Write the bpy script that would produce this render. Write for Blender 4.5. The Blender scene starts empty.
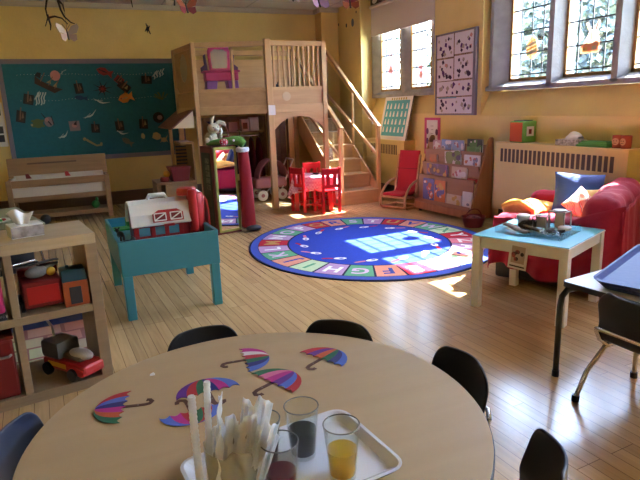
EXPO, SKY, SUN = 1.98, 2.1, 26.0
import bpy, bmesh, math, random
from mathutils import Vector, Matrix, noise
random.seed(7)
PI = math.pi
S = bpy.context.scene
COL = S.collection

# ------------------------------------------------------------------ materials
MATS = {}
def nodes_of(m):
    m.use_nodes = True
    nt = m.node_tree
    return nt, nt.nodes['Principled BSDF']

def mat(name, col, rough=0.55, metal=0.0, spec=0.5, nscale=0, namt=0.0, bump=0.0, bscale=60, coat=0.0, sheen=0.0, trans=0.0):
    if name in MATS: return MATS[name]
    m = bpy.data.materials.new(name)
    nt, b = nodes_of(m)
    c = tuple(col) + (1,)
    b.inputs['Base Color'].default_value = c
    b.inputs['Roughness'].default_value = rough
    b.inputs['Metallic'].default_value = metal
    b.inputs['Specular IOR Level'].default_value = spec
    b.inputs['Coat Weight'].default_value = coat
    b.inputs['Sheen Weight'].default_value = sheen
    b.inputs['Transmission Weight'].default_value = trans
    if nscale or bump:
        tc = nt.nodes.new('ShaderNodeTexCoord')
        n = nt.nodes.new('ShaderNodeTexNoise'); n.inputs['Scale'].default_value = nscale or bscale
        n.inputs['Detail'].default_value = 4
        nt.links.new(tc.outputs['Object'], n.inputs['Vector'])
        if nscale and namt:
            r = nt.nodes.new('ShaderNodeMapRange'); r.inputs[1].default_value = .3; r.inputs[2].default_value = .7
            nt.links.new(n.outputs['Fac'], r.inputs[0])
            mx = nt.nodes.new('ShaderNodeMix'); mx.data_type = 'RGBA'
            mx.inputs['A'].default_value = tuple(x * (1 - namt) for x in col) + (1,)
            mx.inputs['B'].default_value = tuple(min(1, x * (1 + namt)) for x in col) + (1,)
            nt.links.new(r.outputs[0], mx.inputs['Factor'])
            nt.links.new(mx.outputs['Result'], b.inputs['Base Color'])
        if bump:
            n2 = nt.nodes.new('ShaderNodeTexNoise'); n2.inputs['Scale'].default_value = bscale
            nt.links.new(tc.outputs['Object'], n2.inputs['Vector'])
            bp = nt.nodes.new('ShaderNodeBump'); bp.inputs['Strength'].default_value = bump; bp.inputs['Distance'].default_value = .01
            nt.links.new(n2.outputs['Fac'], bp.inputs['Height'])
            nt.links.new(bp.outputs['Normal'], b.inputs['Normal'])
    MATS[name] = m
    return m

def wood(name, c1, c2, axis='X', rough=0.45, scale=1.0):
    if name in MATS: return MATS[name]
    m = bpy.data.materials.new(name)
    nt, b = nodes_of(m)
    tc = nt.nodes.new('ShaderNodeTexCoord')
    mp = nt.nodes.new('ShaderNodeMapping')
    s = {'X': (2, 26, 26), 'Y': (26, 2, 26), 'Z': (26, 26, 2)}[axis]
    mp.inputs['Scale'].default_value = tuple(k * scale for k in s)
    n = nt.nodes.new('ShaderNodeTexNoise'); n.inputs['Scale'].default_value = 1.0; n.inputs['Detail'].default_value = 5
    n.inputs['Distortion'].default_value = .6
    r = nt.nodes.new('ShaderNodeValToRGB')
    r.color_ramp.elements[0].position = .3; r.color_ramp.elements[0].color = tuple(c1) + (1,)
    r.color_ramp.elements[1].position = .7; r.color_ramp.elements[1].color = tuple(c2) + (1,)
    nt.links.new(tc.outputs['Object'], mp.inputs['Vector']); nt.links.new(mp.outputs['Vector'], n.inputs['Vector'])
    nt.links.new(n.outputs['Fac'], r.inputs['Fac']); nt.links.new(r.outputs['Color'], b.inputs['Base Color'])
    b.inputs['Roughness'].default_value = rough
    MATS[name] = m
    return m

def glass(name, col=(1, 1, 1), rough=0.0, ior=1.45):
    if name in MATS: return MATS[name]
    m = bpy.data.materials.new(name); nt, b = nodes_of(m)
    b.inputs['Base Color'].default_value = tuple(col) + (1,)
    b.inputs['Roughness'].default_value = rough; b.inputs['IOR'].default_value = ior
    b.inputs['Transmission Weight'].default_value = 1.0
    MATS[name] = m
    return m

def pane_mat(name, tint=(.96, .97, .98)):
    # thin window glass: lets light straight through, reflects by Fresnel
    if name in MATS: return MATS[name]
    m = bpy.data.materials.new(name); m.use_nodes = True; nt = m.node_tree; nt.nodes.clear()
    o = nt.nodes.new('ShaderNodeOutputMaterial'); mx = nt.nodes.new('ShaderNodeMixShader')
    t = nt.nodes.new('ShaderNodeBsdfTransparent'); t.inputs['Color'].default_value = tuple(tint) + (1,)
    g = nt.nodes.new('ShaderNodeBsdfGlossy'); g.inputs['Roughness'].default_value = .05
    lw = nt.nodes.new('ShaderNodeLayerWeight'); lw.inputs['Blend'].default_value = .5
    p5 = nt.nodes.new('ShaderNodeMath'); p5.operation = 'POWER'; p5.inputs[1].default_value = 5; nt.links.new(lw.outputs['Facing'], p5.inputs[0])
    f = nt.nodes.new('ShaderNodeMath'); f.operation = 'MULTIPLY_ADD'; f.inputs[1].default_value = .7; f.inputs[2].default_value = .035; nt.links.new(p5.outputs[0], f.inputs[0])
    nt.links.new(f.outputs[0], mx.inputs[0]); nt.links.new(t.outputs[0], mx.inputs[1]); nt.links.new(g.outputs[0], mx.inputs[2])
    nt.links.new(mx.outputs[0], o.inputs['Surface'])
    MATS[name] = m
    return m

# ------------------------------------------------------------------ mesh builder
class MB:
    def __init__(s): s.v = []; s.f = []; s.mi = []; s.m = 0
    def add(s, vs, fs, M=None):
        o = len(s.v)
        for p in vs:
            p = Vector(p)
            s.v.append(M @ p if M is not None else p)
        for f in fs: s.f.append([i + o for i in f]); s.mi.append(s.m)
        return s
    def box(s, x0, x1, y0, y1, z0, z1, M=None):
        vs = [(x, y, z) for z in (z0, z1) for y in (y0, y1) for x in (x0, x1)]
        return s.add(vs, [(0, 2, 3, 1), (4, 5, 7, 6), (0, 1, 5, 4), (2, 6, 7, 3), (0, 4, 6, 2), (1, 3, 7, 5)], M)
    def cbox(s, c, d, M=None):
        return s.box(c[0] - d[0] / 2, c[0] + d[0] / 2, c[1] - d[1] / 2, c[1] + d[1] / 2, c[2] - d[2] / 2, c[2] + d[2] / 2, M)
    def bar(s, a, b, w, h, up=(0, 0, 1)):
        a = Vector(a); b = Vector(b); d = (b - a); L = d.length; d.normalize(); u = Vector(up)
        x = d.cross(u)
        if x.length < 1e-5: x = d.cross(Vector((1, 0, 0)))
        x.normalize(); z = x.cross(d)
        M = Matrix(((x.x, d.x, z.x, a.x), (x.y, d.y, z.y, a.y), (x.z, d.z, z.z, a.z), (0, 0, 0, 1)))
        return s.box(-w / 2, w / 2, 0, L, -h / 2, h / 2, M)
    def tube(s, path, r, n=10, caps=True, closed=False):
        P = [Vector(p) for p in path]; k = len(P); R = r if isinstance(r, (list, tuple)) else [r] * k
        base = len(s.v); prev = None
        for i, p in enumerate(P):
            if closed: t = P[(i + 1) % k] - P[i - 1]
            else: t = (P[min(i + 1, k - 1)] - P[max(i - 1, 0)])
            t.normalize()
            if prev is None:
                a = t.cross(Vector((0, 0, 1)))
                if a.length < .05: a = t.cross(Vector((1, 0, 0)))
            else: a = prev - t * prev.dot(t)
            a.normalize(); prev = a; b = t.cross(a)
            for j in range(n):
                q = 2 * PI * j / n
                s.v.append(p + (a * math.cos(q) + b * math.sin(q)) * R[i])
        for i in range(k if closed else k - 1):
            i2 = (i + 1) % k
            for j in range(n):
                j2 = (j + 1) % n
                s.f.append([base + i * n + j, base + i * n + j2, base + i2 * n + j2, base + i2 * n + j]); s.mi.append(s.m)
        if caps and not closed:
            s.f.append([base + j for j in reversed(range(n))]); s.mi.append(s.m)
            s.f.append([base + (k - 1) * n + j for j in range(n)]); s.mi.append(s.m)
        return s
    def lathe(s, prof, n=24, M=None, closed=False, sx=1, sy=1):
        base = len(s.v); k = len(prof)
        for r, z in prof:
            for j in range(n):
                q = 2 * PI * j / n; p = Vector((r * math.cos(q) * sx, r * math.sin(q) * sy, z))
                s.v.append(M @ p if M is not None else p)
        for i in range(k if closed else k - 1):
            i2 = (i + 1) % k
            for j in range(n):
                j2 = (j + 1) % n
                s.f.append([base + i * n + j, base + i * n + j2, base + i2 * n + j2, base + i2 * n + j]); s.mi.append(s.m)
        if not closed:
            if prof[0][0] > 1e-6: s.f.append([base + j for j in reversed(range(n))]); s.mi.append(s.m)
            if prof[-1][0] > 1e-6: s.f.append([base + (k - 1) * n + j for j in range(n)]); s.mi.append(s.m)
        return s
    def prism(s, poly, h, M=None, z0=0.0):
        n = len(poly)
        vs = [(p[0], p[1], z0) for p in poly] + [(p[0], p[1], z0 + h) for p in poly]
        fs = [list(reversed(range(n))), list(range(n, 2 * n))] + [[i, (i + 1) % n, n + (i + 1) % n, n + i] for i in range(n)]
        return s.add(vs, fs, M)
    def grid(s, fn, nu, nv):
        base = len(s.v)
        for i in range(nu + 1):
            for j in range(nv + 1): s.v.append(Vector(fn(i / nu, j / nv)))
        for i in range(nu):
            for j in range(nv):
                a = base + i * (nv + 1) + j
                s.f.append([a, a + nv + 1, a + nv + 2, a + 1]); s.mi.append(s.m)
        return s
    def ball(s, c, r, n=14, k=10, M=None, fn=None):
        rx, ry, rz = r if isinstance(r, (tuple, list)) else (r, r, r)
        base = len(s.v)
        for i in range(k + 1):
            th = PI * i / k
            for j in range(n):
                q = 2 * PI * j / n
                p = Vector((c[0] + rx * math.sin(th) * math.cos(q), c[1] + ry * math.sin(th) * math.sin(q), c[2] - rz * math.cos(th)))
                if fn: p = Vector(fn(p))
                s.v.append(M @ p if M is not None else p)
        for i in range(k):
            for j in range(n):
                j2 = (j + 1) % n
                s.f.append([base + i * n + j, base + i * n + j2, base + (i + 1) * n + j2, base + (i + 1) * n + j]); s.mi.append(s.m)
        return s
    def build(s, name, mats, parent=None, smooth=False, bevel=0, seg=2, sub=0, solid=0, loc=None, rot=None, fix=True):
        me = bpy.data.meshes.new(name)
        me.from_pydata([tuple(p) for p in s.v], [], s.f)
        if not isinstance(mats, (list, tuple)): mats = [mats]
        for m in mats: me.materials.append(m)
        if len(mats) > 1: me.polygons.foreach_set('material_index', s.mi)
        bm = bmesh.new(); bm.from_mesh(me)
        bmesh.ops.remove_doubles(bm, verts=bm.verts, dist=1e-6)
        if fix: bmesh.ops.recalc_face_normals(bm, faces=bm.faces)
        bm.to_mesh(me); bm.free()
        if smooth:
            me.polygons.foreach_set('use_smooth', [True] * len(me.polygons)); me.set_sharp_from_angle(angle=math.radians(48))
        me.update()
        o = bpy.data.objects.new(name, me); COL.objects.link(o)
        if parent is not None: o.parent = parent
        if loc is not None: o.location = loc
        if rot is not None: o.rotation_euler = rot
        if solid:
            d = o.modifiers.new('solid', 'SOLIDIFY'); d.thickness = solid; d.offset = 0
        if bevel:
            d = o.modifiers.new('bevel', 'BEVEL'); d.width = bevel; d.segments = seg; d.limit_method = 'ANGLE'; d.angle_limit = math.radians(40)
        if sub:
            d = o.modifiers.new('sub', 'SUBSURF'); d.levels = sub; d.render_levels = sub
        return o

def thin_glass(name, tint=(.93, .955, .95), edge=.8, rim=(.30, .33, .33)):
    # thin-walled clear glass or film: see-through face on, bright and greyer towards its silhouette
    if name in MATS: return MATS[name]
    m = bpy.data.materials.new(name); m.use_nodes = True; nt = m.node_tree; nt.nodes.clear(); L = nt.links.new
    o = nt.nodes.new('ShaderNodeOutputMaterial'); mx = nt.nodes.new('ShaderNodeMixShader'); t = nt.nodes.new('ShaderNodeBsdfTransparent'); t.inputs['Color'].default_value = tuple(tint) + (1,)
    g = nt.nodes.new('ShaderNodeBsdfGlossy'); g.inputs['Roughness'].default_value = .04
    lw = nt.nodes.new('ShaderNodeLayerWeight'); lw.inputs['Blend'].default_value = .5
    p5 = nt.nodes.new('ShaderNodeMath'); p5.operation = 'POWER'; p5.inputs[1].default_value = 4.5; L(lw.outputs['Facing'], p5.inputs[0])
    f = nt.nodes.new('ShaderNodeMath'); f.operation = 'MULTIPLY_ADD'; f.inputs[1].default_value = edge; f.inputs[2].default_value = .022; L(p5.outputs[0], f.inputs[0])
    L(f.outputs[0], mx.inputs[0]); L(t.outputs[0], mx.inputs[1]); L(g.outputs[0], mx.inputs[2]); L(mx.outputs[0], o.inputs['Surface'])
    MATS[name] = m
    return m
def dyed_water(name, absorb, body, opaq):
    # dyed water: tinted see-through layer over a little scattering body
    if name in MATS: return MATS[name]
    m = bpy.data.materials.new(name); m.use_nodes = True; nt = m.node_tree; nt.nodes.clear(); L = nt.links.new
    o = nt.nodes.new('ShaderNodeOutputMaterial'); mx = nt.nodes.new('ShaderNodeMixShader'); mx.inputs[0].default_value = opaq
    t = nt.nodes.new('ShaderNodeBsdfTransparent'); t.inputs['Color'].default_value = tuple(absorb) + (1,)
    b = nt.nodes.new('ShaderNodeBsdfPrincipled'); b.inputs['Base Color'].default_value = tuple(body) + (1,); b.inputs['Roughness'].default_value = .08
    L(t.outputs[0], mx.inputs[1]); L(b.outputs[0], mx.inputs[2]); L(mx.outputs[0], o.inputs['Surface'])
    MATS[name] = m
    return m
def film_mat(name, col, opaq, rough=.4):
    # translucent plastic film
    if name in MATS: return MATS[name]
    m = bpy.data.materials.new(name); m.use_nodes = True; nt = m.node_tree; nt.nodes.clear(); L = nt.links.new
    o = nt.nodes.new('ShaderNodeOutputMaterial'); mx = nt.nodes.new('ShaderNodeMixShader'); mx.inputs[0].default_value = opaq
    t = nt.nodes.new('ShaderNodeBsdfTransparent'); t.inputs['Color'].default_value = (.97, .96, .93, 1)
    b = nt.nodes.new('ShaderNodeBsdfPrincipled'); b.inputs['Base Color'].default_value = tuple(col) + (1,); b.inputs['Roughness'].default_value = rough
    tl = nt.nodes.new('ShaderNodeBsdfTranslucent'); tl.inputs['Color'].default_value = tuple(col) + (1,)
    m2 = nt.nodes.new('ShaderNodeMixShader'); m2.inputs[0].default_value = .4; L(b.outputs[0], m2.inputs[1]); L(tl.outputs[0], m2.inputs[2])
    L(t.outputs[0], mx.inputs[1]); L(m2.outputs[0], mx.inputs[2]); L(mx.outputs[0], o.inputs['Surface'])
    MATS[name] = m
    return m
def tag(o, label, cat, group=None):
    o['label'] = label; o['category'] = cat
    if group: o['group'] = group
    return o
def thing(name, label, cat, loc=(0, 0, 0), rz=0, group=None, rot=None):
    o = bpy.data.objects.new(name, None); COL.objects.link(o); o.empty_display_size = .05
    o.location = loc; o.rotation_euler = rot if rot else (0, 0, rz)
    return tag(o, label, cat, group)
def struct(o): o['kind'] = 'structure'; return o
def plabel(o, l): o['label'] = l; return o
def dup(root, loc, rz=None, label=None, group=None, rot=None):
    r = root.copy(); COL.objects.link(r); r.location = loc
    if rz is not None: r.rotation_euler = (0, 0, rz)
    if rot is not None: r.rotation_euler = rot
    if label: r['label'] = label
    if group: r['group'] = group
    for ch in list(root.children):
        c = ch.copy(); COL.objects.link(c); c.parent = r
        for g in list(ch.children):
            d = g.copy(); COL.objects.link(d); d.parent = c
    return r
def D(a): return math.radians(a)
def arc(cx, cy, r, a0, a1, n, ry=None):
    ry = ry or r
    return [(cx + r * math.cos(D(a0 + (a1 - a0) * i / n)), cy + ry * math.sin(D(a0 + (a1 - a0) * i / n))) for i in range(n + 1)]
def rrect(x0, x1, y0, y1, r, n=4):
    return (arc(x1 - r, y1 - r, r, 0, 90, n) + arc(x0 + r, y1 - r, r, 90, 180, n) + arc(x0 + r, y0 + r, r, 180, 270, n) + arc(x1 - r, y0 + r, r, 270, 360, n))
# plane frames: XZ = drawing plane facing -Y (towards the room), YZ = drawing plane facing -X
def XZ(x, y, z, rot=0): return Matrix.Translation((x, y, z)) @ Matrix(((1, 0, 0, 0), (0, 0, -1, 0), (0, 1, 0, 0), (0, 0, 0, 1))) @ Matrix.Rotation(rot, 4, 'Z')
def YZ(x, y, z, rot=0): return Matrix.Translation((x, y, z)) @ Matrix(((0, 0, -1, 0), (-1, 0, 0, 0), (0, 1, 0, 0), (0, 0, 0, 1))) @ Matrix.Rotation(rot, 4, 'Z')

# ------------------------------------------------------------------ camera
cam = bpy.data.cameras.new('camera'); cam.sensor_width = 36; cam.lens = 36 * 550 / 640; cam.clip_start = .02
co = bpy.data.objects.new('camera', cam); COL.objects.link(co)
Rr, Uu, Ff = (.92061, -.38867, -.03764), (.12513, .20233, .97129), (.3699, .89889, -.2349)
co.matrix_world = Matrix(((Rr[0], Uu[0], -Ff[0], 0), (Rr[1], Uu[1], -Ff[1], 0), (Rr[2], Uu[2], -Ff[2], 1.25), (0, 0, 0, 1)))
S.camera = co

# ------------------------------------------------------------------ light
S.view_settings.view_transform = 'Standard'; S.view_settings.look = 'None'; S.view_settings.gamma = 1
S.view_settings.use_curve_mapping = False
S.view_settings.exposure = EXPO
S.cycles.max_bounces = 10; S.cycles.diffuse_bounces = 6; S.cycles.transparent_max_bounces = 16
S.cycles.caustics_reflective = False
w = bpy.data.worlds.new('sky'); S.world = w; w.use_nodes = True
nt = w.node_tree; bg = nt.nodes['Background']
sky = nt.nodes.new('ShaderNodeTexSky'); sky.sky_type = 'NISHITA'; sky.sun_disc = False
sky.sun_elevation = D(50); sky.sun_rotation = D(93); sky.air_density = 1.2; sky.dust_density = 1.2; sky.ozone_density = 1.6
nt.links.new(sky.outputs[0], bg.inputs['Color']); bg.inputs['Strength'].default_value = SKY
sl = bpy.data.lights.new('sun', 'SUN'); sl.energy = SUN; sl.angle = D(.6); sl.color = (1, .97, .92)
so = bpy.data.objects.new('sun', sl); COL.objects.link(so)
so.rotation_euler = Vector((-1, -.05, -1.21)).to_track_quat('-Z', 'Y').to_euler(); so.location = (9, 4, 9)
# ------------------------------------------------------------------ room shell
YB, XA, XB, XL, YF, ZC = 8.36, 3.78, 3.98, -2.6, -1.6, 2.70
def plank_mat():
    m = bpy.data.materials.new('maple_boards'); nt, b = nodes_of(m); L = nt.links.new
    tc = nt.nodes.new('ShaderNodeTexCoord'); mp = nt.nodes.new('ShaderNodeMapping')
    mp.inputs['Rotation'].default_value = (0, 0, D(90 - 4)); L(tc.outputs['Object'], mp.inputs['Vector'])
    br = nt.nodes.new('ShaderNodeTexBrick'); L(mp.outputs['Vector'], br.inputs['Vector'])
    br.inputs['Scale'].default_value = 1; br.inputs['Brick Width'].default_value = 1.1; br.inputs['Row Height'].default_value = .06
    br.inputs['Mortar Size'].default_value = .0016; br.inputs['Bias'].default_value = 0.0
    br.inputs['Color1'].default_value = (.58, .405, .205, 1); br.inputs['Color2'].default_value = (.47, .315, .15, 1)
    br.inputs['Mortar'].default_value = (.22, .14, .07, 1); br.offset = .37; br.offset_frequency = 3
    mp2 = nt.nodes.new('ShaderNodeMapping'); mp2.inputs['Scale'].default_value = (1.5, 22, 1)
    L(mp.outputs['Vector'], mp2.inputs['Vector'])
    n = nt.nodes.new('ShaderNodeTexNoise'); n.inputs['Scale'].default_value = 2.2; n.inputs['Detail'].default_value = 5; n.inputs['Distortion'].default_value = .5
    L(mp2.outputs['Vector'], n.inputs['Vector'])
    r = nt.nodes.new('ShaderNodeMapRange'); r.inputs[1].default_value = .3; r.inputs[2].default_value = .7; r.inputs[3].default_value = .86; r.inputs[4].default_value = 1.1
    L(n.outputs['Fac'], r.inputs[0])
    mx = nt.nodes.new('ShaderNodeMix'); mx.data_type = 'RGBA'; mx.blend_type = 'MULTIPLY'; mx.inputs['Factor'].default_value = 1
    L(br.outputs['Color'], mx.inputs['A']); L(r.outputs[0], mx.inputs['B']); L(mx.outputs['Result'], b.inputs['Base Color'])
    b.inputs['Roughness'].default_value = .24; b.inputs['Specular IOR Level'].default_value = .6; b.inputs['Coat Weight'].default_value = .45; b.inputs['Coat Roughness'].default_value = .2
    bp = nt.nodes.new('ShaderNodeBump'); bp.inputs['Strength'].default_value = .12; bp.inputs['Distance'].default_value = .004
    L(n.outputs['Fac'], bp.inputs['Height']); L(bp.outputs['Normal'], b.inputs['Normal'])
    return m
M_floor = plank_mat()
M_wall = mat('yellow_paint', (.70, .53, .19), .62, nscale=3, namt=.05, bump=.25, bscale=25)
M_stone = mat('blue_grey_stone', (.27, .265, .27), .8, nscale=9, namt=.15, bump=.2)
M_base = wood('dark_oak', (.10, .05, .025), (.15, .08, .04), 'X')
M_trimw = mat('cream_moulding', (.50, .44, .33), .6)
def ceil_mat():
    m = bpy.data.materials.new('ceiling_tiles'); nt, b = nodes_of(m); L = nt.links.new
    tc = nt.nodes.new('ShaderNodeTexCoord'); br = nt.nodes.new('ShaderNodeTexBrick'); L(tc.outputs['Object'], br.inputs['Vector'])
    br.inputs['Scale'].default_value = 1; br.inputs['Brick Width'].default_value = 1.2; br.inputs['Row Height'].default_value = .6; br.offset = 0
    br.inputs['Mortar Size'].default_value = .012
    br.inputs['Color1'].default_value = (.55, .53, .49, 1); br.inputs['Color2'].default_value = (.50, .48, .45, 1); br.inputs['Mortar'].default_value = (.38, .36, .33, 1)
    L(br.outputs['Color'], b.inputs['Base Color']); b.inputs['Roughness'].default_value = .85
    return m
struct(MB().box(XL - .2, XB + .5, YF - .2, YB + .4, -.1, 0).build('floor', M_floor))
struct(MB().box(XL - .2, XB + .05, YF - .2, YB + .4, ZC, ZC + .1).build('ceiling', ceil_mat()))
struct(MB().box(XL - .2, XA + .6, YB, YB + .2, 0, ZC).build('wall_back', M_wall))
struct(MB().box(XL - .2, XL, YF, YB, 0, ZC).build('wall_left', M_wall))
struct(MB().box(XL - .2, XB + .3, YF - .2, YF, 0, ZC).build('wall_front', M_wall))
# right wall, with two deep-set stone windows and an unseen one added for fill
W1, W2, W_fill = (2.62, 4.96), (5.84, 7.37), (-.95, 1.05)
XO = XB + .34
b = MB()
def sill(y0, y1, zi, zo, xw):
    b.add([(xw, y0, 0), (XO, y0, 0), (XO, y0, zo), (4.10, y0, zo), (xw, y0, zi), (xw, y1, 0), (XO, y1, 0), (XO, y1, zo), (4.10, y1, zo), (xw, y1, zi)],
          [(0, 1, 2, 3, 4), (9, 8, 7, 6, 5), (0, 5, 6, 1), (1, 6, 7, 2), (2, 7, 8, 3), (3, 8, 9, 4), (4, 9, 5, 0)])
for (y0, y1) in ((YF, W_fill[0]), (W_fill[1], W1[0]), (W1[1], W2[0])): b.box(XB, XO, y0, y1, 0, ZC)
b.box(XA, XO, W2[1] + .10, YB, 0, ZC)
b.add([(XA, W2[1], 0), (4.02, W2[1] + .1, 0), (XA, W2[1] + .1, 0), (XA, W2[1], ZC), (4.02, W2[1] + .1, ZC), (XA, W2[1] + .1, ZC)], [(0, 1, 2), (5, 4, 3), (0, 3, 4, 1), (1, 4, 5, 2), (2, 5, 3, 0)])
for (y0, y1), zt in ((W1, 2.52), (W_fill, 2.52)):
    sill(y0, y1, 1.09, 1.34, XB); b.box(XB, 4.17, y0, y1, zt, ZC)
sill(W2[0], W2[1] + .1, 1.12, 1.37, XB); b.box(XB, 4.08, W2[0], W2[1] + .1, 2.62, ZC)
struct(b.build('wall_right', M_wall))
# shallow pier in the back corner
struct(MB().box(3.50, XA, 8.13, YB, 0, ZC).build('wall_corner', M_wall))
# trims
def crown(name, pts):
    mb = MB()
    for a, c in pts: mb.bar(a, c, .05, .07)
    return struct(mb.build(name, M_trimw, bevel=.015))
crown('trim_1', [((XL, YB - .026, ZC - .035), (3.50, YB - .026, ZC - .035))])
crown('trim_2', [((3.45, 8.13 - .026, ZC - .035), (XA - .0, 8.13 - .026, ZC - .035)), ((3.474, 8.16, ZC - .035), (3.474, YB, ZC - .035))])
struct(MB().box(XL, 3.50, YB - .025, YB, 0, .19).build('baseboard_back', M_base, bevel=.006))
struct(MB().box(XB - .02, XB, YF, 2.75, 0, .14).build('baseboard_right', M_base, bevel=.006))
struct(MB().box(XL, XL + .02, YF, YB, 0, .19).build('baseboard_left', M_base, bevel=.006))
struct(MB().box(XL, XB, YF, YF + .02, 0, .19).build('baseboard_front', M_base, bevel=.006))

M_bronze = mat('bronze_casement', (.30, .15, .035), .45, metal=.2)
M_lead = mat('dark_leading', (.03, .03, .035), .5)
M_pane = pane_mat('window_glass')
def window(name, y0, y1, lights, zb, zt, ncol, rowh, xs=4.03, xc=4.135):
    """stone frame and splayed mullions; lights = list of (ya, yb) with ya<yb"""
    root = bpy.data.objects.new(name, None); COL.objects.link(root); struct(root)
    fr = MB()
    def splay(ya0, ya1, yb0, yb1, z0, z1):  # front strip ya0..ya1 at xs, wide back yb0..yb1 at xc and behind
        fr.prism([(xs, ya0), (xs, ya1), (xc, yb1), (XO - .05, yb1), (XO - .05, yb0), (xc, yb0)], z1 - z0, z0=z0)
    ls = sorted(lights)
    splay(y0, y0 + .04, y0, ls[0][0], zb - .07, zt + .06)
    splay(y1 - .10, y1 - .055, ls[-1][1], y1, zb - .07, zt + .06)
    for i in range(len(ls) - 1):
        m = (ls[i][1] + ls[i + 1][0]) / 2
        splay(m - .03, m + .03, ls[i][1], ls[i + 1][0], zb - .07, zt + .06)
    fr.build('stone_frame', M_stone, root)
    def hor(z0, z1, zi0, zi1, nm):
        h = MB()
        h.add([(xs, y0, z0), (xs, y1, z0), (xs, y1, z1), (xs, y0, z1), (xc, y0, zi0), (xc, y1, zi0), (xc, y1, zi1), (xc, y0, zi1)],
              [(0, 1, 2, 3), (7, 6, 5, 4), (0, 4, 5, 1), (2, 6, 7, 3), (0, 3, 7, 4), (1, 5, 6, 2)])
        h.box(xc, XO - .05, y0, y1, min(z0, zi0), zi1)
        h.build(nm, M_stone, root)
    hor(zb - .085, zb - .045, zb - .085, zb, 'stone_sill')
    h = MB(); h.box(xs, xc + .035, y0, y1, zt, zt + .06); h.build('stone_lintel', M_stone, root)
    for ya, yb in ls:
        c = MB(); t = .028
        c.box(xc, xc + .03, ya, ya + t, zb, zt).box(xc, xc + .03, yb - t, yb, zb, zt).box(xc, xc + .03, ya, yb, zb, zb + t).box(xc, xc + .03, ya, yb, zt - t, zt)
        cs = c.build('casement', M_bronze, root)
        l = MB()
        for k in range(1, ncol):
            y = ya + (yb - ya) * k / ncol; l.box(xc + .01, xc + .02, y - .005, y + .005, zb, zt)
        z = zb + .06
        l.box(xc + .008, xc + .022, ya, yb, z - .006, z + .006)
        while z + rowh < zt - .03:
            z += rowh; l.box(xc + .008, xc + .022, ya, yb, z - .006, z + .006)
        l.build('leading', M_lead, cs)
        MB().box(xc + .013, xc + .017, ya + .005, yb - .005, zb + .005, zt - .005).build('pane', M_pane, cs)
    return root
window('window_1', W1[0], 4.96, [(4.14, 4.72), (3.44, 4.00), (2.74, 3.30)], 1.43, 2.48, 4, .205)
window('window_2', W2[0], 7.50, [(6.70, 7.25), (5.97, 6.45)], 1.43, 2.58, 4, .21, 3.99, 4.03)
window('window_3', W_fill[0], W_fill[1], [(.40, .95), (-.30, .26), (-.86, -.44)], 1.43, 2.48, 4, .205)  # unseen window, added near the camera to bring in fill light

# outside
M_snow = mat('pale_lawn', (.35, .38, .30), .9, nscale=4, namt=.2)
struct(MB().box(4.5, 40, -25, 45, -.9, -.8).build('lawn', M_snow))
M_leafs = [mat('leaf_dark', (.07, .10, .075), .6), mat('leaf_mid', (.13, .17, .14), .6), mat('leaf_blue', (.17, .21, .22), .6)]
M_bark = mat('bark', (.07, .05, .04), .9, bump=.4)
def tree(label, x, y, h, rad, n, mi):
    t = thing('tree', label, 'tree', (x, y, -.8), 0, 'trees outside the windows')
    tr = MB(); pts = [(0, 0, 0), (.05, .03, h * .3), (0, .06, h * .6), (.03, 0, h * .95)]
    tr.tube(pts, [.16, .12, .08, .02], 8)
    rng = random.Random(int(x * 10 + y * 7))
    for k in range(9):
        z = h * (.25 + .07 * k); a = rng.uniform(0, 2 * PI); L = rad * rng.uniform(.5, .9)
        tr.tube([(0, 0, z), (L * .5 * math.cos(a), L * .5 * math.sin(a), z + .2), (L * math.cos(a), L * math.sin(a), z + .55)], [.05, .03, .008], 6)
    tr.build('trunk', M_bark, t, smooth=True)
    f = MB()
    for k in range(n):
        u = rng.random() ** .5; a = rng.uniform(0, 2 * PI); zz = rng.uniform(.12, 1.0)
        rr = rad * u * (1.0 - .55 * abs(zz - .4))
        c = Vector((rr * math.cos(a), rr * math.sin(a), h * zz)); s = rng.uniform(.06, .15)
        d1 = Vector((rng.gauss(0, 1), rng.gauss(0, 1), rng.gauss(0, .6))).normalized(); d2 = d1.cross(Vector((rng.gauss(0, 1), rng.gauss(0, 1), rng.gauss(0, 1)))).normalized()
        f.m = rng.choice((0, 0, 1))
        f.add([c - d1 * s, c + d2 * s * .5, c + d1 * s, c - d2 * s * .5], [(0, 1, 2, 3)])
    f.build('foliage', [M_leafs[mi], M_leafs[(mi + 1) % 3]], t, fix=False)
tree('leafy tree nearest the egg sticker, outside the far light of the big window', 8.6, 10.3, 4.2, 1.7, 6500, 0)
tree('blue green bushy tree outside the middle light of the big window', 8.9, 8.4, 4.0, 1.7, 6500, 2)
tree('leafy tree outside the right hand edge of the big window', 9.3, 6.8, 4.0, 1.5, 5500, 1)
tree('tall tree behind the leafy one, seen through the far light of the big window', 13.6, 15.6, 5.4, 2.1, 5000, 2)
tree('tall tree in the second row, seen through the middle light of the big window', 14.0, 13.0, 5.2, 2.1, 5000, 0)
tree('tall tree in the second row near the right hand edge of the big window', 13.6, 10.6, 5.2, 2.0, 5000, 2)
tree('pale thin tree far off outside the small blinded window', 12.5, 20.5, 5.0, 1.8, 900, 2)
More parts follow.
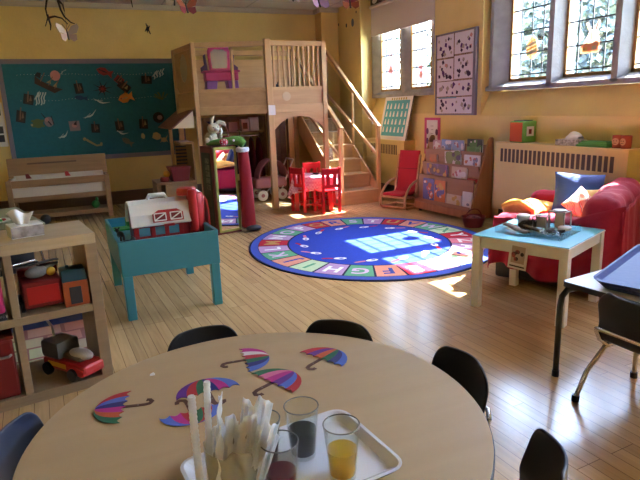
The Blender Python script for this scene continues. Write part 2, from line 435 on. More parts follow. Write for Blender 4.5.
# ------------------------------------------------------------------ shared materials
M_birch = wood('birch_laminate', (.40, .28, .155), (.46, .33, .19), 'X', .4)
M_pine = wood('honey_maple', (.50, .31, .14), (.60, .385, .19), 'Z', .35)
M_pineX = wood('honey_maple_flat', (.50, .31, .14), (.60, .385, .19), 'X', .35)
M_panel = wood('loft_panel', (.46, .28, .13), (.54, .34, .17), 'X', .4)
M_shelf_shaded = wood('shelf_veneer', (.27, .185, .105), (.32, .225, .13), 'X', .5)  # shelf body colour darkened to paint in its shade
M_black = mat('black_plastic', (.006, .006, .008), .42)
M_chrome = mat('chrome', (.62, .60, .57), .22, metal=1)
M_white = mat('white_paint', (.72, .70, .66), .45)
M_whitep = mat('white_plastic', (.75, .74, .70), .35)
M_red = mat('red_plastic', (.40, .012, .014), .35)
M_redd = mat('dark_red_plastic', (.17, .008, .010), .42)
M_teal = mat('teal_paint', (.035, .23, .30), .42)
M_dark = mat('dark_grey', (.03, .03, .035), .6)
M_blue = mat('blue_plastic', (.03, .10, .45), .45)
M_yel = mat('yellow_plastic', (.75, .42, .03), .4)
M_green = mat('green_plastic', (.05, .30, .07), .45)
M_orange = mat('orange_plastic', (.70, .14, .03), .45)
M_brown = mat('brown_card', (.14, .06, .03), .75)
M_paper = mat('white_paper', (.72, .70, .68), .8)
M_cream = mat('cream_card', (.74, .60, .42), .75)

# ------------------------------------------------------------------ round table
TX, TY, TZ, TR = .331, 1.254, .46, .582
t = thing('round_table', 'low round tan table with dark edge in the foreground', 'table', (TX, TY, 0))
M_top = wood('tan_laminate', (.42, .305, .165), (.45, .33, .185), 'X', .42, .6)
prof = [(0, TZ - .028), (TR - .004, TZ - .028), (TR, TZ - .024), (TR, TZ - .005), (TR - .004, TZ - .001), (0, TZ - .001)]
MB().lathe(prof, 96).build('edge_band', M_black, t, smooth=False)
MB().lathe([(0, TZ - .0012), (TR - .003, TZ - .0012), (TR - .004, TZ), (0, TZ)], 96).build('tabletop', M_top, t)
for k in range(4):
    a = D(45 + 90 * k); c, s = math.cos(a), math.sin(a)
    lg = MB().tube([(c * .40, s * .40, TZ - .028), (c * .42, s * .42, .02)], .016, 12).build('leg', M_chrome, t, smooth=True)
    MB().tube([(c * .4185, s * .4185, .035), (c * .42, s * .42, 0)], .02, 12).build('foot_cap', M_black, lg, smooth=True)

# ------------------------------------------------------------------ plastic school chair (faces +Y, seat over the origin)
def chair_shell(u, v):
    x = (u - .5) * 2
    # v 0..1 : front lip -> seat -> bend -> back top
    P = [(.150, .262), (.155, .276), (.05, .272), (-.06, .266), (-.125, .276), (-.155, .315), (-.168, .37), (-.184, .43), (-.195, .492)]
    f = v * (len(P) - 1); i = min(int(f), len(P) - 2); q = f - i
    def cr(a, b, c, d, q): return .5 * (2 * b + (c - a) * q + (2 * a - 5 * b + 4 * c - d) * q * q + (3 * b - a - 3 * c + d) * q ** 3)
    g = [P[max(i - 1, 0)], P[i], P[i + 1], P[min(i + 2, len(P) - 1)]]
    y = cr(*[k[0] for k in g], q); z = cr(*[k[1] for k in g], q)
    wd = .138
    if v > .55: wd = .138 - .008 * (v - .55) / .45
    if v > .86: wd -= .05 * ((v - .86) / .14) ** 2.2
    if v < .12: wd -= .03 * ((.12 - v) / .12) ** 2
    cup = x * x
    if v > .5: y += .030 * cup * min(1, (v - .5) / .2)
    else: z += .012 * cup
    return (x * wd, y, z)
def make_chair(label, group=None, shellmat=None, shell_label=None):
    t = thing('school_chair', label, 'chair', (0, 0, 0), 0, group)
    sh = MB().grid(chair_shell, 16, 40).build('seat_shell', shellmat or M_black, t, smooth=True, solid=.009)
    sh.modifiers.new('b', 'SUBSURF').levels = 1
    for s in (-1, 1):
        MB().tube([(s * .10, .10, .262), (s * .125, .125, .245), (s * .155, .165, .13), (s * .17, .19, .012)], .0095, 10).build('leg', M_chrome, t, smooth=True)
        MB().tube([(s * .10, -.06, .255), (s * .125, -.10, .24), (s * .155, -.155, .13), (s * .17, -.19, .012)], .0095, 10).build('leg', M_chrome, t, smooth=True)
        for yy in (.19, -.19): MB().tube([(s * .1695, yy * .99, .026), (s * .17, yy, 0)], .0145, 10).build('foot_cap', M_black, t, smooth=True)
    fr = MB()
    for s in (-1, 1): fr.tube([(s * .11, .11, .2575), (s * .11, -.06, .2515), (s * .112, -.115, .258), (s * .118, -.150, .285), (s * .118, -.176, .335)], .0085, 8)
    fr.tube([(-.118, -.176, .335), (-.09, -.195, .345), (.09, -.195, .345), (.118, -.176, .335)], .0085, 8)
    fr.tube([(-.11, .06, .254), (.11, .06, .254)], .0085, 8)
    fr.build('under_frame', M_chrome, t, smooth=True)
    return t
def cpos(ang, dist):
    a = D(ang); return (TX + math.cos(a) * dist, TY + math.sin(a) * dist, 0)
G = 'chairs around the round table'
M_navy = mat('navy_plastic', (.007, .013, .036), .4)
CB = .44
c0 = make_chair('black school chair behind the round table nearest the teal play table', G); c0.location = (*cpos(93, CB + .01)[:2], -.0); c0.rotation_euler.z = D(93 + 90)
dup(c0, cpos(46, CB + .01), D(46 + 90), 'black school chair behind the round table nearest the alphabet rug')
dup(c0, cpos(2, CB + .045), D(2 + 90), 'black school chair at the right edge of the round table, squarely tucked in')
dup(c0, (.722, .89, 0), D(59), 'black school chair at the lower right of the round table, back seen nearly edge on')
cn = make_chair('navy blue school chair at the left edge of the round table', G, M_navy); cn.location = cpos(162, CB + .015); cn.rotation_euler.z = D(162 + 90)

# ------------------------------------------------------------------ desk on the right with trays and its chair
t = thing('activity_desk', 'desk with glare coloured into its pale top, black edge and black tube legs at right', 'table', (1.90, 1.765, 0), D(7))
MB().prism(rrect(0, .75, -1.05, 0, .02), .018, z0=.431).build('desktop', mat('white_laminate', (.72, .72, .74), .3), t)  # whitish colour stands in for glare on the desktop
e = MB(); o_ = rrect(-.004, .754, -1.054, .004, .024); i_ = rrect(0, .75, -1.05, 0, .02)
n = len(o_)
for k in range(n):
    k2 = (k + 1) % n
    e.add([(*o_[k], .424), (*o_[k2], .424), (*o_[k2], .4485), (*o_[k], .4485), (*i_[k], .424), (*i_[k2], .424), (*i_[k2], .4485), (*i_[k], .4485)], [(0, 1, 2, 3), (3, 2, 6, 7), (0, 4, 5, 1)])
e.build('edge_band', M_dark, t)
M_blk = mat('black_metal', (.015, .013, .012), .4)
for sx, x in ((1, .0), (-1, .75)):
    for sy, y in ((-1, 0), (1, -1.05)):
        px = x + sx * -.034; py = y - sy * -.012
        lg = MB().tube([(px, y + sy * .02, .012), (px, y + sy * .02, .34), (px + sx * .01, y + sy * .02, .385), (px + sx * .035, y + sy * .025, .412), (px + sx * .10, y + sy * .04, .414), (px + sx * .2, y + sy * .05, .414)], .0135, 12).build('leg', M_blk, t, smooth=True)
        MB().tube([(px, y + sy * .02, .03), (px, y + sy * .02, 0)], .0165, 12).build('foot_cap', M_black, lg, smooth=True)
def tray_mesh(w, d, h, wall, r):
    outer_b = rrect(.02, w - .02, .02, d - .02, r, 5); outer_t = rrect(0, w, 0, d, r + .01, 5)
    inner_t = rrect(wall, w - wall, wall, d - wall, r, 5); inner_b = rrect(.02 + wall, w - .02 - wall, .02 + wall, d - .02 - wall, r - .01, 5)
    n = len(outer_b); b = MB()
    rings = [[(x, y, 0) for x, y in outer_b], [(x, y, h) for x, y in outer_t], [(x, y, h) for x, y in inner_t], [(x, y, .006) for x, y in inner_b]]
    vs = sum(rings, [])
    fs = [list(reversed(range(n)))]
    for k in range(3):
        for j in range(n):
            j2 = (j + 1) % n; fs.append([k * n + j, k * n + j2, (k + 1) * n + j2, (k + 1) * n + j])
    fs.append([3 * n + j for j in range(n)])
    return b.add(vs, fs)
M_tray = mat('blue_grey_plastic', (.04, .075, .26), .5, spec=.3, bump=.1, bscale=40)
tr = MB(); tr = tray_mesh(.62, .46, .022, .012, .05)
o = tr.build('cafeteria_tray', M_tray, None, smooth=False, bevel=.002)
o.rotation_euler = (0, 0, D(16)); o.location = (2.055, 1.185, .451)
tag(o, 'blue grey plastic tray lying flat on the desk, lower of the two', 'tray', 'trays on the desk')
o2 = o.copy(); COL.objects.link(o2); o2.location = (2.05, 1.19, .475); o2.rotation_euler = (0, D(-4), D(20)); o2['label'] = 'blue grey plastic tray stacked tilted on top of another tray on the desk'
dcr = dup(c0, (2.02, 1.345, 0), D(-90 + 5), 'black school chair with chrome legs tucked under the black edged desk at right', 'chairs at the desk'); dcr.scale = (1.12, 1.04, 1.03); dcr.location.x -= .035; dcr.location.y += .02

# ------------------------------------------------------------------ white side table with turquoise top
SX, SY, SR = 2.475, 2.506, D(23)
t = thing('side_table', 'square white table with turquoise top beside the red sofa', 'table', (SX, SY, 0), SR)
hw = .29
MB().box(-hw + .055, hw - .055, -hw + .012, -hw + .03, .385, .448).box(-hw + .055, hw - .055, hw - .03, hw - .012, .385, .448).box(-hw + .012, -hw + .03, -hw + .055, hw - .055, .385, .448).box(hw - .03, hw - .012, -hw + .055, hw - .055, .385, .448).build('apron', M_white, t, bevel=.002)
MB().box(-hw, hw, -hw, hw, .448, .455).build('rim', M_white, t, bevel=.002)
MB().box(-hw + .004, hw - .004, -hw + .004, hw - .004, .455, .460).build('tabletop', mat('turquoise_top', (.10, .45, .56), .35), t, bevel=.002)
for sx in (-1, 1):
    for sy in (-1, 1):
        MB().cbox((sx * (hw - .028), sy * (hw - .028), .224), (.05, .05, .448)).build('leg', M_white, t, bevel=.003)
SQ = SR - D(90)
def side(x, y, z=.46): # point on the side table top, in world; x along its front edge, y away from the room
    return (SX + x * math.cos(SQ) - y * math.sin(SQ), SY + x * math.sin(SQ) + y * math.cos(SQ), z)

# ------------------------------------------------------------------ teal water table + barn
WT = thing('water_table', 'teal painted play table with deep tray and four legs', 'play table', (.385, 3.88, 0), D(3))
b = MB(); X, Y = .305, .44
b.box(-X, X, -Y, -Y + .018, .285, .505).box(-X, X, Y - .018, Y, .285, .505).box(-X, -X + .018, -Y + .018, Y - .018, .285, .505).box(X - .018, X, -Y + .018, Y - .018, .285, .505)
b.box(-X + .018, X - .018, -Y + .018, Y - .018, .425, .44)
b.build('tray_box', M_teal, WT, bevel=.004)
for sx in (-1, 1):
    for sy in (-1, 1): MB().cbox((sx * (X - .032), sy * (Y - .032), .1425), (.055, .055, .285)).build('leg', M_teal, WT, bevel=.004)
BN = thing('toy_barn', 'toy farm barn with white roof and red walls in the teal table', 'toy', (.395, 3.84, .4405), D(3)); BN.scale = (1.0,) * 3
b = MB(); w = .185
b.box(-w, w, -.10, -.093, 0, .125).box(-w, w, .093, .10, 0, .125).box(-w, -w + .008, -.093, .093, 0, .20).box(w - .008, w, -.093, .093, 0, .20)
b.build('walls', M_red, BN, bevel=.002)
M_barnblue = mat('stall_blue', (.12, .30, .38), .5)
for k, x in enumerate((-.115, -.01, .085)):
    b = MB(); b.box(x - .045, x + .035, -.104, -.1005, .02, .075)
    q = b.build('stall_door', M_barnblue, BN, bevel=.001)
for x in (-.165, -.06, .03, .125): MB().box(x - .014, x + .014, -.112, -.101, 0, .085).build('post', M_red, BN, bevel=.002)
rf = [(-.145, .095), (-.125, .165), (-.075, .23), (0, .25), (.075, .23), (.125, .165), (.145, .095)]
ri = [(y * .94, z - .008) for y, z in rf]
vs = []; n = len(rf)
for x in (-w - .015, w + .012):
    vs += [(x, y, z) for y, z in rf] + [(x, y, z) for y, z in reversed(ri)]
m = 2 * n
b = MB(); b.add(vs, [list(range(m - 1, -1, -1)), list(range(m, 2 * m))] + [[i, (i + 1) % m, m + (i + 1) % m, m + i] for i in range(m)])
roof = b.build('roof', M_whitep, BN, bevel=.004)
MB().tube([(-.06, 0, .245), (-.05, 0, .272), (.05, 0, .272), (.06, 0, .245)], .016, 8).build('carry_handle', M_whitep, roof, smooth=True)
# hay loft door on the roof slope
sl_ = Matrix.Translation((0.04, -.1375, .145)) @ Matrix.Rotation(D(72), 4, 'X')
b = MB(); b.prism([(-.10, -.035), (.10, -.035), (.10, .02), (.06, .045), (-.06, .045), (-.10, .02)], .004, sl_)
ld = b.build('loft_door', M_red, roof)
for x in (-.052, .052):
    b = MB(); b.m = 0; b.prism(rrect(x - .040, x + .040, -.028, .026, .004, 2), .003, sl_, z0=.004)
    b.m = 1; b.prism(rrect(x - .033, x + .033, -.021, .019, .002, 1), .0025, sl_, z0=.0065)
    b.m = 0; b.bar(tuple(sl_ @ Vector((x - .032, -.02, .0095))), tuple(sl_ @ Vector((x + .032, .018, .0095))), .008, .002, tuple(sl_.to_3x3() @ Vector((0, 0, 1))))
    b.build('door_leaf', [M_whitep, M_redd], ld)
MB().prism(rrect(-.035, .035, -.068, -.05, .006), .004, sl_).build('badge', M_red, roof)
b = MB(); b.lathe([(0, 0), (.058, 0), (.058, .25), (.052, .27), (0, .272)], 20, Matrix.Translation((.245, -.06, 0)))
b.lathe([(0, 0), (.03, 0), (.03, .30), (.022, .305), (0, .305)], 14, Matrix.Translation((.212, -.125, 0)))
b.build('silo', M_red, BN, smooth=True, bevel=.003)
b = MB(); b.lathe([(.066, .25), (.07, .27), (.062, .295), (0, .305)], 20, Matrix.Translation((.20, -.02, 0.01))); b.build('silo_cap', M_red, BN, smooth=True)
b = MB(); b.tube([(.262, -.02, .28), (.295, -.02, .25), (.325, -.02, .19), (.335, -.02, .13)], .014, 8); b.build('chute', M_whitep, BN, smooth=True)
b = MB(); b.prism([(-.11, 0), (.11, 0), (.11, .15), (.07, .215), (0, .24), (-.07, .215), (-.11, .15)], .012, Matrix.Translation((.315, 0, 0)) @ Matrix.Rotation(D(90), 4, 'Z') @ Matrix.Rotation(D(90), 4, 'X')); b.build('end_wall', M_red, BN)
def animal(label, x, y, rz, col, sc=1.0):
    t = MB(); t.ball((0, 0, .035), (.035, .016, .018)); t.ball((.04, 0, .052), (.016, .011, .012), 10, 8)
    t.tube([(.025, 0, .042), (.038, 0, .052)], .011, 8)
    for sx in (-.022, .022):
        for sy in (-.009, .009): t.tube([(sx, sy, .03), (sx, sy, 0)], .006, 6)
    t.tube([(-.034, 0, .04), (-.045, 0, .02)], .003, 5)
    for s in (-1, 1): t.tube([(.038, s * .008, .06), (.036, s * .013, .068)], .004, 5)
    o = t.build('farm_animal', col, None, smooth=True); o.location = (x, y, .4402); o.rotation_euler = (0, 0, rz); o.scale = (sc,) * 3
    return tag(o, label, 'toy animal', 'toy farm animals')
animal('small black toy farm animal at the near left of the teal tray', .16, 3.535, D(20), M_dark, 1.0)
animal('small brown toy farm animal beside the left end of the barn', .135, 3.80, D(110), mat('brown_animal', (.06, .03, .02), .5), 1.15)
o = MB().box(-.09, .09, -.06, .06, 0, .012).build('toy_pasture', M_green, None, bevel=.004); o.location = (.19, 4.17, .4402)
tag(o, 'flat green toy pasture piece at the back of the teal tray', 'toy')
fn = MB()
for k in range(5): fn.box(-.005, .005, -.06 + k * .03 - .004, -.06 + k * .03 + .004, 0, .06)
for z in (.02, .042): fn.box(-.003, .003, -.064, .064, z, z + .008)
o = fn.build('toy_fence', M_green, None); o.location = (.22, 4.17, .4527); o.rotation_euler = (0, 0, D(20)); tag(o, 'green toy fence standing on the green pasture piece', 'toy')
# ------------------------------------------------------------------ low open shelf at left
SH = thing('toy_shelf', 'open wooden cube shelf at the left holding red toys', 'shelf', (-.015, 2.64, 0), D(10))
W_, DP = .70, .38
MB().box(-W_, 0, 0, DP, .69, .737).build('top_panel', wood('shelf_top', (.44, .33, .19), (.50, .38, .23), 'X', .4), SH, bevel=.002)  # paler copy of the veneer: window light on the top is painted in
MB().box(-W_, 0, 0, DP, 0, .047).build('bottom_panel', M_shelf_shaded, SH, bevel=.002)
MB().box(-W_, 0, .005, DP - .005, .372, .408).build('middle_shelf', M_shelf_shaded, SH, bevel=.002)
for x in (-.05, -W_): MB().box(x, x + .05, 0, DP, .047, .69).build('side_panel', M_shelf_shaded, SH, bevel=.002)
for z0, z1 in ((.047, .372), (.408, .69)): MB().box(-.375, -.343, .005, DP - .005, z0, z1).build('divider', M_shelf_shaded, SH, bevel=.002)
def shp(x, y): a = D(10); return (-.015 + x * math.cos(a) - y * math.sin(a), 2.64 + x * math.sin(a) + y * math.cos(a))
def on_shelf(o, x, y, z, rz): p = shp(x, y); o.location = (p[0], p[1], z); o.rotation_euler = (0, 0, D(10) + rz); return o
# tissue box on top
t = on_shelf(thing('tissue_box', 'white cardboard tissue box with a tissue sticking out, on the wooden shelf', 'tissue box'), -.262, .16, .737, D(6)); t.scale = (.88,) * 3
b = MB(); b.box(-.075, .075, -.065, .065, 0, .062).build('carton', M_whitep, t, bevel=.002)
MB().box(-.0745, .0745, -.0662, -.065, .004, .058).build('front_print', mat('grey_print', (.30, .26, .24), .7, nscale=25, namt=.5), t)
def tissue(u, v):
    a = (u - .5) * .09; z = .06 + v * .075 + .012 * math.sin(7 * u) * v
    return (a * (.55 + .8 * v) - .01, .012 * math.sin(9 * u + 2) - .01 + .02 * v, z - .02 * abs(u - .4) * v * 2)
MB().grid(tissue, 12, 8).build('tissue', M_paper, t, smooth=True, solid=.0015)
# red toy crate with helicopter
t = on_shelf(thing('toy_truck', 'boxy dark red toy truck on the middle shelf of the cube shelf', 'toy'), -.235, .13, .409, 0)
b = MB(); b.box(-.085, .075, -.105, .10, .022, .14); b.build('body', M_redd, t, bevel=.008)
b = MB(); b.box(-.07, .06, -.1075, -.104, .04, .12); b.build('front_plate', M_red, t, bevel=.004)
b = MB(); b.box(-.088, .078, .02, .1, .14, .175); b.build('cab', M_redd, t, bevel=.008)
for sx in (-.092, .082):
    for sy in (-.06, .06): MB().lathe([(0, -.009), (.024, -.009), (.026, 0), (.024, .009), (0, .009)], 16, Matrix.Translation((sx * .98, sy, .026)) @ Matrix.Rotation(D(90), 4, 'Y')).build('wheel', M_dark, t, smooth=True)
MB().tube([(.09, -.09, .06), (.10, -.09, .10), (.095, -.05, .15)], .006, 6).build('hand_rail', M_whitep, t, smooth=True)
t2 = on_shelf(thing('toy_helicopter', 'grey toy helicopter lying on the dark red toy truck', 'toy'), -.24, .10, .549, D(25))
b = MB(); b.ball((-.01, 0, .028), (.055, .026, .027)); b.tube([(.03, 0, .035), (.10, .01, .045)], [.014, .006], 8); b.build('fuselage', mat('grey_toy', (.16, .15, .13), .5), t2, smooth=True)
b = MB(); b.box(-.10, .09, -.012, .012, .064, .069, Matrix.Rotation(D(-8), 4, 'Z')); b.lathe([(0, .05), (.006, .05), (.006, .075), (0, .075)], 8); b.build('rotor', mat('dark_rotor', (.05, .045, .04), .5), t2)
MB().ball((.045, -.02, .02), (.022, .013, .02)).build('tail_float', M_yel, t2, smooth=True)
t = on_shelf(thing('toy_figure', 'purple and white toy figure lying beside the orange toy house', 'toy'), -.155, .15, .409, D(-30))
b = MB(); b.tube([(-.05, .05, .022), (0, .01, .03), (.03, -.04, .022)], [.02, .024, .014], 10); b.build('body', mat('purple_toy', (.07, .05, .22), .5), t, smooth=True)
MB().tube([(-.03, .0, .05), (.0, -.05, .045), (.03, -.09, .02)], [.006, .012, .012], 8).build('arm', M_whitep, t, smooth=True)
# orange house with teal roof
t = on_shelf(thing('toy_house', 'orange toy house with dark teal roof on the middle shelf', 'toy'), -.107, .06, .409, D(-2))
MB().box(-.053, .053, -.05, .055, 0, .12).build('walls', mat('rust_orange', (.36, .075, .02), .5), t, bevel=.003)
b = MB(); b.add([(-.055, -.058, .118), (.055, -.058, .118), (.055, .06, .118), (-.055, .06, .118), (-.052, -.03, .168), (.05, -.03, .168), (.05, .045, .172), (-.052, .045, .172)], [(3, 2, 1, 0), (4, 5, 6, 7), (0, 1, 5, 4), (1, 2, 6, 5), (2, 3, 7, 6), (3, 0, 4, 7)])
rf = b.build('roof', mat('dark_teal', (.012, .05, .06), .5), t, bevel=.006)
MB().box(-.028, .022, -.0525, -.05, .012, .092).build('door', M_dark, t, bevel=.002)
MB().cbox((-.02, .01, .172), (.012, .012, .02)).build('chimney', mat('dark_teal', (0, 0, 0)), rf)
# red lower fire truck
t = on_shelf(thing('fire_truck', 'red toy fire truck with grey cab on the bottom of the cube shelf', 'toy'), -.165, .13, .047, D(28))
b = MB(); b.box(-.06, .06, -.175, .125, .03, .085); b.build('chassis', M_red, t, bevel=.012)
b = MB(); b.prism([(-.175, .03), (-.165, .02), (-.05, .02), (-.05, .07), (-.17, .055)], .13, Matrix.Translation((-.065, 0, .01)) @ Matrix(((0, 0, 1, 0), (1, 0, 0, 0), (0, 1, 0, 0), (0, 0, 0, 1)))); b.build('front_bumper', M_red, t, bevel=.006)
M_gt = mat('warm_grey_plastic', (.17, .15, .13), .4)
b = MB(); b.box(-.058, .058, .0, .12, .085, .10).box(-.058, -.045, .0, .12, .10, .15).box(.045, .058, .0, .12, .10, .15).box(-.058, .058, .105, .12, .10, .15).box(-.058, .058, .0, .012, .10, .15).box(-.058, .058, -.0, .12, .15, .165)
b.build('cab', M_gt, t, bevel=.006)
b = MB(); b.box(-.04, .04, -.13, .0, .085, .115); b.build('engine_cover', M_gt, t, bevel=.015)
MB().ball((0, -.09, .112), (.036, .075, .026)).build('hood', mat('silver_plastic', (.42, .41, .40), .3), t, smooth=True)
MB().box(-.0625, -.06, -.06, .08, .05, .072).build('side_stripe', M_yel, t)
for sx in (-.066, .066):
    for sy in (-.10, .08): MB().lathe([(0, -.011), (.030, -.011), (.033, 0), (.030, .011), (0, .011)], 16, Matrix.Translation((sx, sy, .033)) @ Matrix.Rotation(D(90), 4, 'Y')).build('wheel', M_dark, t, smooth=True)
MB().tube([(.01, .11, .16), (.015, .125, .21), (.0, .14, .25)], .006, 6).build('aerial', M_whitep, t, smooth=True)
# red bin, pink bin in the left cells
t = on_shelf(thing('toy_bin', 'dark red plastic bin in the lower left cell of the cube shelf', 'bin'), -.515, .17, .047, 0)
MB().box(-.125, .125, -.15, .15, 0, .27).build('body', M_redd, t, bevel=.012)
MB().box(-.13, .13, -.155, .155, .27, .285).build('lid', M_redd, t, bevel=.004)
MB().tube([(.06, -.152, .2), (.07, -.17, .2), (.10, -.17, .2), (.11, -.152, .2)], .006, 6).build('handle', M_gt, t, smooth=True)
t = on_shelf(thing('toy_bin', 'bright pink plastic box in the upper left cell of the cube shelf', 'bin'), -.52, .17, .408, 0)
MB().box(-.13, .125, -.155, .15, .03, .23).build('body', mat('hot_pink', (.55, .02, .16), .45), t, bevel=.012)
MB().box(-.132, .127, -.157, .152, 0, .03).build('base', M_dark, t, bevel=.004)
MB().box(-.135, .13, -.157, .155, .012, .022).build('stripe', M_white, t)
# behind the shelf: floor mat, low table, red bottle, chairs
def matmat(nm, c1, c2, c3):
    m = bpy.data.materials.new(nm); nt, b = nodes_of(m); L = nt.links.new
    tc = nt.nodes.new('ShaderNodeTexCoord'); br = nt.nodes.new('ShaderNodeTexBrick'); L(tc.outputs['Object'], br.inputs['Vector'])
    br.inputs['Scale'].default_value = 1; br.inputs['Brick Width'].default_value = .2; br.inputs['Row Height'].default_value = .16; br.inputs['Mortar Size'].default_value = .012
    br.inputs['Color1'].default_value = c1 + (1,); br.inputs['Color2'].default_value = c2 + (1,); br.inputs['Mortar'].default_value = c3 + (1,)
    L(br.outputs['Color'], b.inputs['Base Color']); b.inputs['Roughness'].default_value = .9
    return m
t = thing('play_mat', 'pink, mint and blue floor mat behind the cube shelf', 'mat', (-.36, 3.40, 0), D(6))
MB().box(-.32, .27, -.34, .16, 0, .012).build('patchwork', matmat('patchwork', (.50, .22, .22), (.45, .55, .36), (.30, .14, .15)), t)
MB().box(-.32, .27, .16, .42, 0, .012).build('blue_end', mat('blue_felt', (.02, .035, .14), .9), t)
t = thing('craft_table', 'low table with dull green top behind the cube shelf', 'table', (-.86, 5.12, 0), D(16))
MB().prism(rrect(-.36, .36, -.55, .55, .03), .025, z0=.43).build('tabletop', mat('dull_green', (.22, .24, .15), .5), t, bevel=.003)
for sx in (-1, 1):
    for sy in (-1, 1): MB().tube([(sx * .28, sy * .46, .43), (sx * .33, sy * .52, .0)], .011, 10).build('leg', M_chrome, t, smooth=True)
o = MB().lathe([(0, 0), (.04, 0), (.085, .012), (.095, .018), (.09, .019), (.04, .006), (0, .006)], 28).build('plate', M_whitep, None, smooth=True); o.location = (-.70, 4.95, .4555)
tag(o, 'white plate on the green low table behind the shelf', 'plate')
for k, (dx, dy, c) in enumerate(((.02, .01, 'red_plastic'), (-.03, .02, 'blue_plastic'), (0, -.03, 'green_plastic'))):
    o = MB().ball((0, 0, .011), (.018, .016, .011), 10, 8).build('play_bead', MATS[c], None, smooth=True); o.location = (-.70 + dx, 4.95 + dy, .462)
    tag(o, '%s bead on the white plate on the green low table' % c.split('_')[0], 'bead', 'beads on the plate')
t = thing('toy_bottle', 'red toy bottle with a white band standing behind the cube shelf', 'bottle', (-.44, 4.32, 0))
MB().lathe([(0, 0), (.04, 0), (.045, .02), (.045, .06), (.036, .075), (.036, .125), (.045, .14), (.042, .175), (.02, .19), (0, .192)], 18).build('body', M_red, t, smooth=True)
MB().lathe([(.0365, .078), (.0375, .08), (.0375, .12), (.0365, .122)], 18, closed=False).build('band', M_whitep, t, smooth=True)
dup(c0, (-.60, 4.05, 0), D(35), 'black school chair half hidden behind the cube shelf', 'chairs behind the shelf')

# ------------------------------------------------------------------ wooden toy trough below the board
t = thing('storage_bench', 'long wooden toy bench with open lid under the teal board', 'bench', (-.36, 7.42, 0), 0)
M_oak = wood('mid_oak', (.24, .14, .065), (.30, .18, .09), 'X', .5)
wl = .545
for sx in (-1, 1):
    for y in (0, .36): MB().box(sx * wl - .03, sx * wl + .03, y - .025, y + .025, 0, .53).build('leg', M_oak, t, bevel=.003)
    b = MB(); b.box(sx * wl - .012, sx * wl + .012, .025, .335, .30, .53).box(sx * wl - .012, sx * wl + .012, .025, .335, .08, .13); b.build('end_panel', M_oak, t, bevel=.002)
for z0, z1 in ((.445, .53), (.27, .33), (.06, .11)): MB().box(-wl + .03, wl - .03, -.018, .006, z0, z1).build('front_rail', M_oak, t, bevel=.002)
MB().box(-wl + .03, wl - .03, .006, .36, .09, .105).build('bottom_shelf', M_oak, t)
M_bin = mat('cream_bin', (.55, .50, .42), .6)
b = MB(); b.box(-wl + .03, wl - .03, .012, .03, .30, .545).box(-wl + .03, wl - .03, .325, .34, .30, .56).box(-wl + .03, wl - .03, .03, .325, .30, .315).box(-wl + .03, -wl + .045, .03, .325, .315, .545).box(wl - .045, wl - .03, .03, .325, .315, .545)
b.build('bin_liner', M_bin, t, bevel=.002)
b = MB(); b.box(-wl - .03, wl + .03, -.009, .009, 0, .235, Matrix.Translation((0, .372, .535)) @ Matrix.Rotation(D(-8), 4, 'X')); lid = b.build('lid', M_oak, t, bevel=.004)
b = MB(); b.box(-.35, .22, -.022, -.009, .15, .17, Matrix.Translation((0, .372, .535)) @ Matrix.Rotation(D(-8), 4, 'X')); b.build('lid_batten', M_base, lid, bevel=.003)
for x, c, nm in ((-.32, M_redd, 'dark red clip on the left half of the wooden bench rim'), (.11, M_red, 'bright red clip on the right half of the wooden bench rim')):
    o = MB().add([(-.03, -.015, 0), (.03, -.015, 0), (.03, .012, 0), (-.03, .012, 0), (-.035, -.012, .055), (.0, -.012, .06), (.0, .01, .06), (-.035, .01, .055)], [(3, 2, 1, 0), (4, 5, 6, 7), (0, 1, 5, 4), (1, 2, 6, 5), (2, 3, 7, 6), (3, 0, 4, 7)]).build('clip', c, None, bevel=.003)
    o.location = (-.36 + x, 7.44, .546); tag(o, nm, 'clip', 'clips on the bench rim')
o = MB().ball((0, 0, .05), (.05, .04, .05), 10, 8).ball((.02, 0, .11), (.02, .02, .03), 8, 6).build('toy_frog', M_green, None, smooth=True); o.location = (.02, 7.5, .107); tag(o, 'green toy on the bottom shelf of the wooden bench', 'toy')
o = MB().ball((0, 0, .06), (.06, .05, .06), 12, 8).build('toy_ball', M_dark, None, smooth=True); o.location = (-.56, 7.30, 0); tag(o, 'dark ball on the floor in front of the wooden bench', 'ball')

# ------------------------------------------------------------------ teal bulletin board and cutouts
BD = thing('bulletin_board', 'large teal bulletin board with grey purple frame on the back wall', 'bulletin board', (.22, YB, 1.335))
M_bframe = mat('mauve_grey_frame', (.20, .17, .22), .6)
MB().box(-1.09, 1.09, -.022, 0, -.62, .60).build('panel', mat('teal_board_paper', (.012, .125, .165), .8, nscale=30, namt=.08), BD)
b = MB(); b.box(-1.14, 1.14, -.035, 0, .60, .66).box(-1.14, 1.14, -.035, 0, -.68, -.62).box(-1.14, -1.09, -.035, 0, -.62, .60).box(1.09, 1.14, -.035, 0, -.62, .60)
b.build('frame', M_bframe, BD, bevel=.004)
b = MB()
for z in (.46, .14):
    for k in range(46): b.cbox((-.93 + k * .041, -.0235, z + .01 * math.sin(k * .5)), (.0055, .003, .0055))
q = b.build('dot_row', M_paper, BD); q['kind'] = 'stuff'
M_cut = dict(brown=mat('cut_brown', (.045, .02, .014), .8), black=mat('cut_black', (.012, .010, .012), .8), mast=mat('cut_mast', (.22, .11, .07), .8), pink=mat('cut_pink', (.55, .24, .22), .8),
    white=mat('cut_white', (.55, .56, .52), .8), green=mat('cut_olive', (.11, .13, .04), .8), blue=mat('cut_blue', (.01, .04, .10), .8), red=mat('cut_red', (.25, .02, .02), .8), orange=mat('cut_orange', (.60, .20, .03), .8), tan=mat('cut_tan', (.38, .28, .14), .8), mauve=mat('cut_mauve', (.30, .19, .20), .8), grey=mat('cut_grey', (.15, .13, .10), .8))
